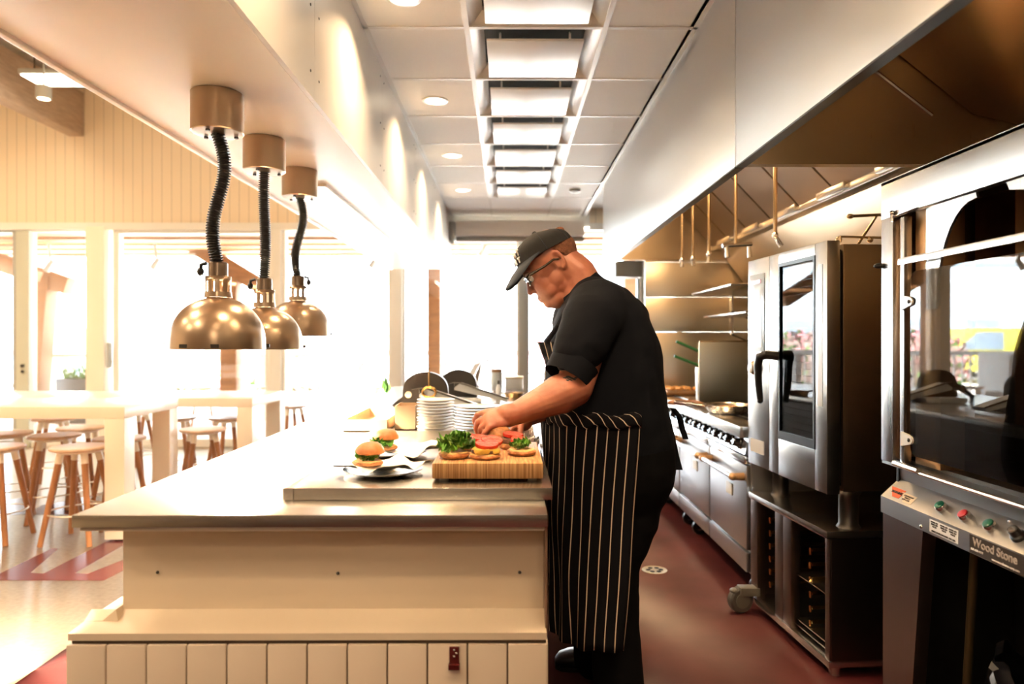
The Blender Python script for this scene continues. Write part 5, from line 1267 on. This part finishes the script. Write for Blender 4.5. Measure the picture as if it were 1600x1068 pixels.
# legs inside the trousers
LEGN = [W(950, 700, 2.33), Vector((.375, 2.35, .66)), Vector((.335, 2.335, .50)), Vector((.350, 2.335, .34)), Vector((.360, 2.33, .10))]
LEGF = [Vector((.33, 2.56, .88)), Vector((.325, 2.59, .66)), Vector((.30, 2.62, .50)), Vector((.31, 2.64, .34)), Vector((.315, 2.66, .10))]
for LG in (LEGN, LEGF): m.cap(LG, [.12, .095, .068, .066, .045], 16)
# hands
def finger(m, pts, r): m.cap(pts, r, 10)
def hand(m, wr, dirv, up, side, L_, curl, mir=1):
    "palm from the wrist wr along dirv; up = back of hand; side = towards the thumb"
    d_, u, t = dirv.normalized(), up.normalized(), side.normalized()
    MM = Matrix(((d_.x, t.x, u.x), (d_.y, t.y, u.y), (d_.z, t.z, u.z)))
    pc = wr + d_*.052
    m.cap([wr, wr + d_*.03], [.033, .036], 14)
    m.ell(pc, (.052, .043, .018), 20, 14, M=MM)
    m.ell(pc + d_*.020, (.035, .042, .016), 18, 12, M=MM)
    for i, (off, ln, rr) in enumerate(((.034, .078, .0084), (.0115, .086, .0088), (-.0115, .080, .0084), (-.034, .064, .0078))):
        base = pc + d_*.036 + t*off + u*.002
        c1, c2, c3 = curl[i]; d0 = d_; d_ = (d_ + t*off*4.5).normalized()
        def rot(a): return d_*math.cos(a) - u*math.sin(a)
        p1 = base + rot(c1)*ln*.45; p2 = p1 + rot(c1 + c2)*ln*.31; p3 = p2 + rot(c1 + c2 + c3)*ln*.22
        finger(m, [base - d_*.012, base, p1, p2, p3], [rr*1.05, rr*1.12, rr*1.03, rr*.93, rr*.8]); d_ = d0
    tb = wr + d_*.022 + t*.030
    q1 = tb + (d_*.7 + t*.55 - u*.45).normalized()*.034; q2 = q1 + (d_*.9 + t*.05 - u*.5).normalized()*.030; q3 = q2 + (d_*.9 - t*.25 - u*.4).normalized()*.022
    finger(m, [tb - d_*.008, tb, q1, q2, q3], [.015, .015, .0115, .0108, .009])
ld = (W(760, 660, 2.03) - LW)
hand(m, LW, ld, Vector((-.15, -.62, .78)), Vector((-.1, .75, .55)), 1, [(.25, .75, .5), (.35, .8, .5), (.5, .85, .5), (.65, .85, .45)])
rd = (W(790, 684, 2.12) - RW)
hand(m, RW, rd, Vector((-.55, .1, .8)), Vector((-.2, -1, -.1)), 1, [(.15, .6, .4), (.25, .65, .4), (.35, .7, .4), (.45, .7, .4)])
body = remesh(m, 'body', SKIN, .0034, 4, person)
# clothes
m = MB(); slab(m, TORSO, grow=.004)
m.cap([W(935, 492, 2.30), W(925, 505, 2.235), W(910, 540, 2.19), W(902, 556, 2.18)], [.11, .098, .086, .078], 24)
r_ = RS; m.cap([Vector((r_.x, YC + .14, r_.z - .005)), RS, RS.lerp(RE, .45), RS.lerp(RE, .72)], [.12, .098, .088, .074], 20)
m.ell(W(965, 505, YC), (.11, .19, .10), 24, 14)
def folds(co):
    return .0035*noise.noise(co*9) + .0028*noise.noise(Vector((co.x*16 + co.z*12, co.y*7, co.z*20 - co.x*10)))
shirt = remesh(m, 'shirt', SHIRT, .007, 8, person, folds)
# sleeve hems, collar
m = MB(); ax = (W(886, 590, 2.162) - W(908, 550, 2.19)).normalized(); 
def ringat(c, ax, ra, rb, tr, n=28, ref=Vector((1, 0, 0))):
    e1 = (ref - ax*ref.dot(ax)).normalized(); e2 = ax.cross(e1); return [c + e1*ra*math.cos(2*PI*k/n) + e2*rb*math.sin(2*PI*k/n) for k in range(n)]
c_ = W(888, 590, 2.163)
m.loft([ringat(c_ - ax*.05, ax, .078, .076, 0), ringat(c_ - ax*.01, ax, .077, .075, 0), ringat(c_ + ax*.012, ax, .076, .074, 0), ringat(c_ + ax*.012, ax, .073, .071, 0), ringat(c_ - ax*.03, ax, .066, .064, 0)], caps=False)
m.build('sleeve_hem', SHIRT, person)
m = MB(); cN = Vector((nb.x, YC, nb.z)); cax = Vector((-.62, 0, .78)).normalized(); c2 = cN + cax*.012 + Vector((.012, 0, 0))
m.loft([ringat(c2 - cax*.02, cax, .092, .096, 0), ringat(c2 + cax*.004, cax, .087, .090, 0), ringat(c2 + cax*.018, cax, .086, .088, 0), ringat(c2 + cax*.018, cax, .081, .083, 0), ringat(c2 - cax*.02, cax, .080, .083, 0)], caps=False)
m.build('collar', SHIRT, shirt)
# trousers
m = MB()
HIPS = [(672, 866, 1044, .236), (700, 858, 1050, .245), (728, 858, 1052, .244), (752, 864, 1048, .24), (780, 876, 1036, .225), (800, 890, 1020, .20)]
slab(m, HIPS)
m.cap([Vector((.40, 2.37, .84)), Vector((.385, 2.36, .68)), Vector((.345, 2.335, .52)), Vector((.352, 2.33, .36)), Vector((.362, 2.33, .20)), Vector((.372, 2.33, .06))], [.15, .125, .092, .082, .083, .088], 24)
m.cap([Vector((.38, 2.55, .84)), Vector((.345, 2.58, .68)), Vector((.315, 2.62, .52)), Vector((.322, 2.64, .36)), Vector((.325, 2.66, .20)), Vector((.33, 2.66, .06))], [.15, .120, .092, .082, .082, .084], 24)
trousers = remesh(m, 'trousers', TROU, .008, 8, person, folds)
# shoes
def shoe(cx, cy, name='shoe'):
    m = MB()
    sec = [(.115, .030, .065, .09), (.10, .040, .09, .10), (.04, .042, .095, .105), (-.02, .044, .075, .085), (-.08, .050, .060, .065), (-.13, .050, .052, .052), (-.165, .040, .042, .036), (-.185, .018, .022, .016)]
    rings = []
    for (dx, hw, ht, _) in sec:
        ring = []
        for k in range(20):
            a = 2*PI*k/20; z = .012 + max(0, ht)*.5*(1 + math.sin(a)); w_ = hw*math.copysign(abs(math.cos(a))**.7, math.cos(a)); ring.append((cx + dx, cy + w_, z))
        rings.append(ring)
    m.loft(rings); o = m.build(name, SHOE, person)
    m = MB(); pts = []
    for (dx, hw, _, _) in sec: pts.append((cx + dx, cy + hw + .003, .0))
    for (dx, hw, _, _) in reversed(sec): pts.append((cx + dx, cy - hw - .003, .0))
    m.prism(pts, (0, 0, .018)); m.build('sole', BLACK, o)
shoe(.375, 2.33); shoe(.365, 2.72)
# apron: skirt wrapped round the front, with stripes by cloth coordinate
AP = bpy.data.materials.new('striped_apron'); AP.use_nodes = True; nt = AP.node_tree; b = nt.nodes['Principled BSDF']; L = nt.links.new
uvn = nm(nt, 'ShaderNodeUVMap'); sx = nm(nt, 'ShaderNodeSeparateXYZ'); L(uvn.outputs[0], sx.inputs[0])
a1 = nm(nt, 'ShaderNodeMath', operation='MULTIPLY'); a1.inputs[1].default_value = 1/.0335; L(sx.outputs[0], a1.inputs[0])
a2 = nm(nt, 'ShaderNodeMath', operation='FRACT'); L(a1.outputs[0], a2.inputs[0])
a3 = nm(nt, 'ShaderNodeMath', operation='LESS_THAN'); a3.inputs[1].default_value = .10; L(a2.outputs[0], a3.inputs[0])
mx = nm(nt, 'ShaderNodeMix', data_type='RGBA'); L(a3.outputs[0], mx.inputs[0]); mx.inputs[6].default_value = (.005, .005, .007, 1); mx.inputs[7].default_value = (.62, .50, .38, 1); L(mx.outputs[2], b.inputs['Base Color'])
b.inputs['Roughness'].default_value = .9; b.inputs['Specular IOR Level'].default_value = .12
def cloth(name, rows, uvs, parent, mat=AP, th_=.002):
    V = [p for r in rows for p in r]; n = len(rows[0]); F = [(i*n+k, i*n+k+1, (i+1)*n+k+1, (i+1)*n+k) for i in range(len(rows)-1) for k in range(n-1)]
    off = root_off(parent); me = bpy.data.meshes.new(name); me.from_pydata([Vector(v) - off for v in V], [], F)
    uvl = me.uv_layers.new(name='UVMap'); U = [q for r in uvs for q in r]
    for lp in me.loops: uvl.data[lp.index].uv = U[lp.vertex_index]
    for p in me.polygons: p.use_smooth = True
    me.materials.append(mat); o = bpy.data.objects.new(name, me); COL.objects.link(o); o.parent = parent
    md = o.modifiers.new('solid', 'SOLIDIFY'); md.thickness = th_; return o
AR = [(648, 845, 1046, .262), (670, 846, 1050, .264), (700, 848, 1054, .264), (740, 849, 1052, .262), (790, 850, 1040, .262), (850, 853, 1032, .262), (900, 855, 1028, .262), (940, 856, 1024, .262), (971, 857, 1022, .262)]
N = 90; rows = []; uvs = []
import bisect
nr = 34
for i in range(nr):
    py = AR[0][0] + (AR[-1][0] - AR[0][0])*i/(nr - 1)
    j = max(0, min(len(AR) - 2, bisect.bisect_right([a[0] for a in AR], py) - 1)); t = (py - AR[j][0])/(AR[j+1][0] - AR[j][0])
    x0, x1, hw = [AR[j][q]*(1-t) + AR[j+1][q]*t for q in (1, 2, 3)]
    z = Zp(py, YC); X0, X1 = Xp(x0, YC), Xp(x1, YC); cx, a = (X0+X1)/2, (X1-X0)/2
    xe_px = 1000 - 25*(py - 648)/323            # near-side edge as the cloth falls
    row = []; L0 = 0; prev = None; uv = []
    a_end = math.radians(-1)                     # fill by angle from near side edge to far side
    ce = max(-1, min(1, ((xe_px - 795)*2.20/FPX - cx)/a)); t_end = -math.acos(math.copysign(abs(ce)**(1/.82), ce))
    for k in range(N):
        q = t_end + (-2*PI - 0*t_end - t_end*1.0 - t_end)*0 + (-(PI*2 + 2*t_end) + 0)*k/(N-1)*1.0 if False else t_end - (2*PI + 2*t_end)*k/(N-1)
        c, s = math.cos(q), math.sin(q); e = .82
        X = cx + a*math.copysign(abs(c)**e, c); Y = YC + hw*math.copysign(abs(s)**e, s)
        dr = max(0, (py - 700)/270)*.010*math.sin(k*.55 + 1.3*math.sin(py*.01)) + .003*math.sin(k*.3 + py*.03)
        nx, ny = X - cx, Y - YC; ln = math.hypot(nx, ny); X += nx/ln*dr; Y += ny/ln*dr
        p = Vector((X, Y, z)); 
        if prev is not None: L0 += (p - prev).length
        prev = p; row.append(p); uv.append((L0, z))
    rows.append(row); uvs.append(uv)
apron = cloth('apron_skirt', rows, uvs, person)
# folded-over top edge of the skirt
fr = []; fu = []
base_row = rows[0]
for i, (dz_, out) in enumerate(((-.022, .003), (-.014, .005), (.004, .006), (.016, .003), (.020, -.006))):
    rr_ = []; uu = []
    for k, p in enumerate(base_row):
        cx = sum(v.x for v in base_row)/N; nx, ny = p.x - cx, p.y - YC; ln = math.hypot(nx, ny)
        kk = 1 if k < 44 else .8
        rr_.append(Vector((p.x + nx/ln*out, p.y + ny/ln*out, p.z + dz_ + .006*math.sin(k*.7)))); uu.append((uvs[0][k][0] - (i*.012), 0))
    fr.append(rr_); fu.append(uu)
cloth('apron_fold', fr[:], fu[:], apron)
# bib hanging off the chest
rows = []; uvs = []; nr = 22
for i in range(nr):
    t = i/(nr-1); hw = .105 + .05*t
    xa = Xp(861 - 17*math.sin(min(1, (1-t)*1.0)*PI*.5)*1.0 if t > .0 else 844, YC)
    pxs = 842 + 13*min(1, t/.32) if t < .32 else 855 - 8*(t - .32)/.68
    py = 538 + (652 - 538)*t
    row = []; uv = []
    for k in range(26):
        v = k/25*2 - 1; X = Xp(pxs, YC - .1) + .055*abs(v)**2.2 + .003*math.sin(v*9 + t*4); row.append(Vector((X, YC - .0 + v*hw, Zp(py, YC)))); uv.append((.5 + v*hw*1.03, t))
    rows.append(row); uvs.append(uv)
cloth('apron_bib', rows, uvs, apron)
m = MB(); m.tube([rows[0][3], W(872, 512, 2.28), W(890, 480, 2.33), W(918, 440, 2.40), W(925, 436, 2.45)], .008, 8); m.tube([rows[0][-4], W(872, 512, 2.62), W(890, 480, 2.57), W(918, 440, 2.50), W(925, 436, 2.45)], .008, 8); m.build('neck_strap', SHIRT, apron)
# apron strings at the back
m = MB()
def ribbon(m, pts, w_, mi=0):
    P = [Vector(p) for p in pts]
    for i in range(len(P)-1):
        a, c = P[i], P[i+1]; m.prism([a + Vector((-w_/2, -.001, 0)), a + Vector((w_/2, -.001, 0)), c + Vector((w_/2, -.001, 0)), c + Vector((-w_/2, -.001, 0))], (0, .003, 0))
ribbon(m, [W(1037, 640, 2.36), W(1043, 660, 2.35), W(1051, 690, 2.35), W(1056, 715, 2.35), W(1062, 738, 2.35)], .022)
ribbon(m, [W(1037, 640, 2.40), W(1052, 642, 2.39), W(1062, 655, 2.39), W(1066, 672, 2.39), W(1072, 690, 2.39)], .020)
m.ell(W(1037, 641, 2.38), (.016, .02, .014)); m.build('apron_string', SHIRT, apron)
m = MB(); m.tube([W(1000, 652, 2.22), W(1018, 646, 2.29), W(1036, 641, 2.38)], .006, 8); m.build('waist_tie', SHIRT, apron)
m = MB(); bp_ = W(968, 998, 2.205); m.ell(bp_, (.009, .003, .009), 14, 8); m.build('snap_button', pbr('antique_brass', (.35, .22, .1), .35, .8), apron)

# cap
m = MB(); rings = []
def capring(c_f, c_u, rf, rs, n=40): return [H(c_f + rf*math.cos(2*PI*k/n), c_u, rs*math.sin(2*PI*k/n)) for k in range(n)]
# base plane: front at u=.062, back at u=.042
def capr(q):
    out = []
    for k in range(44):
        a = 2*PI*k/44; c = math.cos(a)
        bu = .054 + .008*c; rf = .109 if c > 0 else .103; rs = .089
        tu = .134 - (.018 if c < 0 else .0)*abs(c)
        s = (1 - q**2.6)**(1/2.6) if q < 1 else 0
        s = max(s, .02)
        fo = -.002 + rf*c*s
        if c > .5 and q < .75: fo += .004*(1 - q)
        out.append(H(fo, bu + (tu - bu)*q, rs*math.sin(a)*s))
    return out
m.loft([capr(q) for q in (0, .15, .3, .45, .6, .72, .82, .9, .96, 1)], caps=True)
def seamless(co): return 0
cap_ = m.build('cap', CAPM, person, ang=60)
m = MB(); m.ell(H(-.004, .135), (.008, .008, .004), 14, 8, M=HM); m.build('top_button', CAPM, cap_)
m = MB(); pts = [H(.108 + .002 - .001*0, .064), H(.112, .085), H(.105, .105), H(.085, .122), H(.045, .132), H(0, .1355)]
for aa in (PI/5, -PI/5, PI/2, -PI/2, PI*.8, -PI*.8):
    P = []
    for q in (0.02, .15, .3, .45, .6, .75, .88, .97):
        c = math.cos(aa); bu = .054 + .008*c; rf = .109 if c > 0 else .103; s = (1 - q**2.6)**(1/2.6); tu = .134 - (.018 if c < 0 else 0)*abs(c)
        P.append(H(-.002 + rf*c*s*1.006, bu + (tu - bu)*q, .0895*math.sin(aa)*s))
    m.tube(P, .0013, 6)
m.build('cap_seam', BRIMM, cap_)
# brim
m = MB(); top = []; bot = []; nb_ = 24
for k in range(nb_+1):
    v = k/nb_*2 - 1; a = v*PI*.42; inner = Vector((-.002 + .108*math.cos(a), 0, .091*math.sin(a)))
    fo = .107 + .083*math.sqrt(max(0, 1 - abs(v)**2.3)); 
    inn = H(inner.x, .060 + .006*math.cos(a), inner.z)
    out = H(max(inner.x, fo), .060 - .034*math.sqrt(max(0, 1 - abs(v)**2.3)) - .024*abs(v)**1.6, .084*math.sin(v*PI/2))
    top.append((inn, inn.lerp(out, .5) + u_*.003, out)); 
V = []; F = []
for t_ in (.0022, -.0022):
    for tr in top:
        for p in tr: V.append(p + u_*t_)
n3 = 3; nn = nb_+1
for k in range(nb_):
    for j in range(2):
        F.append((k*3+j, k*3+j+1, (k+1)*3+j+1, (k+1)*3+j)); o_ = nn*3; F.append((o_+k*3+j, o_+(k+1)*3+j, o_+(k+1)*3+j+1, o_+k*3+j+1))
    F.append((k*3+2, nn*3+k*3+2, nn*3+(k+1)*3+2, (k+1)*3+2)); F.append((k*3, (k+1)*3, nn*3+(k+1)*3, nn*3+k*3))
for k in (0, nb_):
    F.append((k*3, k*3+1, nn*3+k*3+1, nn*3+k*3)); F.append((k*3+1, k*3+2, nn*3+k*3+2, nn*3+k*3+1))
m._add(V, F); m.build('brim', BRIMM, cap_)
# white stitched lettering on the cap's front
WTH = pbr('white_thread', (.9, .9, .88), .6)
for k, (tx, sz, uu) in enumerate((('FAT', .026, .103), ('PAT', .026, .079))):
    for j, ch in enumerate(tx):
        a = (-.15 + (1 - j)*.0 + (j - 1)*-.0) ; aa = .42 - (2 - j)*.0
        ang_ = (j - 1)*.26 + .30 - 0*k
        q = (uu - .061)/(.134 - .061); s = (1 - q**2.6)**(1/2.6); 
        pos = H(-.002 + .1115*math.cos(ang_)*s + .004*(1 - q), uu, .0905*math.sin(ang_)*s)
        nrm = (f_*math.cos(ang_) + s_*math.sin(ang_)*.9 + u_*.35).normalized(); xx = (f_*-math.sin(ang_) + s_*math.cos(ang_)).normalized(); xx = (xx - nrm*xx.dot(nrm)).normalized(); yy = nrm.cross(xx)
        text(ch, sz, 'cap_lettering', WTH, frame(pos + nrm*.002, xx, yy, nrm), cap_, ext=.0016, bold=.0012)
# hair: clipped sides/back below the cap and a tuft through the cap opening
m = MB(); V = []; F = []; nu, nv = 60, 110
for i in range(nu+1):
    el = -.75 + (1.35)*i/nu
    for j in range(nv+1):
        az = math.radians(62) + (2*PI - 2*math.radians(62))*j/nv
        V.append(H(-.004 + .1025*math.cos(az)*math.cos(el), .040 + .0905*math.sin(el), .0812*math.sin(az)*math.cos(el)))
for i in range(nu):
    for j in range(nv):
        el = -.75 + 1.35*(i+.5)/nu; az = math.radians(62) + (2*PI - 2*math.radians(62))*(j+.5)/nv
        side = abs(math.sin(az)); ca = math.cos(az); lim = -.60 if ca < -.55 else -.60 + .75*min(1, (ca + .55)/.45); lim += .05*math.sin(az*9)*.5
        if el > lim: F.append((i*(nv+1)+j, i*(nv+1)+j+1, (i+1)*(nv+1)+j+1, (i+1)*(nv+1)+j))
m._add(V, F); hr = m.build('hair', HAIR, person, ang=80); md = hr.modifiers.new('solid', 'SOLIDIFY'); md.thickness = .002
m = MB(); m.ell(H(-.078, .088), (.022, .030, .017), 18, 12, M=HM); m.build('hair_tuft', HAIR, hr)
# glasses
FRM = pbr('tortoise_frame', (.05, .03, .018), .25, coat=.5, var=.6, vscale=60)
m = MB()
m.tube([H(.106, .014, .060), H(.095, .016, .076), H(.04, .012, .081), H(.0, .014, .081), H(-.016, .006, .080)], [.0048, .0052, .0046, .004, .003], 8); m.tube([H(.106, .014, -.060), H(.095, .016, -.076), H(.04, .012, -.081), H(.0, .014, -.081)], [.004, .0042, .0036, .003], 8)
for sd in (1, -1): m.tube([H(.113 - .005*abs(math.cos(2*PI*k/24)), .003 + .017*math.sin(2*PI*k/24), sd*.034 + .025*math.cos(2*PI*k/24)) for k in range(24)], .0024, 8, closed=True)
m.tube([H(.110, .008, .010), H(.115, .011, 0), H(.110, .008, -.010)], .0022, 8)
gl = m.build('glasses', FRM, person)
m = MB()
for sd in (1, -1):
    c_ = H(.111, .003, sd*.034); pts = [c_ + u_*.016*math.sin(2*PI*k/20) + s_*.024*math.cos(2*PI*k/20) for k in range(20)]; m.prism(pts, f_*.001)
m.build('lens', pane_mat('lens_glass', (1, 1, 1), .12), gl)
# eyes, brows, mouth line
for sd in (1, -1):
    m = MB(); m.ell(H(.092, .004, sd*.033), .0125, 16, 12); e_ = m.build('eye', pbr('eye_white', (.75, .70, .66), .2), person)
    m = MB(); m.ell(H(.1015, -.001, sd*.0335), (.004, .0055, .0055), 12, 8, M=HM); m.build('iris', pbr('iris_blue', (.08, .12, .16), .2), e_)
    m = MB(); m.tube([H(.108, .028, sd*.016), H(.107, .032, sd*.034), H(.094, .028, sd*.052)], [.003, .0036, .002], 8); m.build('eyebrow', HAIR, person)
m = MB(); m.tube([H(.104, -.0725, -.020), H(.1145, -.072, 0), H(.104, -.0725, .020)], .0016, 6); m.build('mouth_line', pbr('lip_dark', (.35, .09, .07), .5), person)
# tattoo on the upper arm
m = MB(); TAT = pbr('tattoo_ink', (.045, .055, .055), .5)
from mathutils.bvhtree import BVHTree
bo = root_off(body); bvh = BVHTree.FromPolygons([v.co + bo for v in body.data.vertices], [p.vertices[:] for p in body.data.polygons])
for dx, dy, rx, rz in ((-7, 1, .009, .004), (-2, -1, .008, .005), (3, 1, .010, .004), (8, 3, .007, .004), (1, 4, .008, .003), (-4, 5, .005, .003), (12, 1, .005, .003)):
    q = W(906 + dx, 603 + dy, 1.8); hit, nrm_, _, _ = bvh.ray_cast(q, Vector((0, 1, 0)))
    if hit is not None: m.ell(hit, (rx, .0012, rz), 12, 8, M=Vector((0, 1, 0)).rotation_difference(nrm_).to_matrix())
tt = m.build('tattoo', TAT, body)
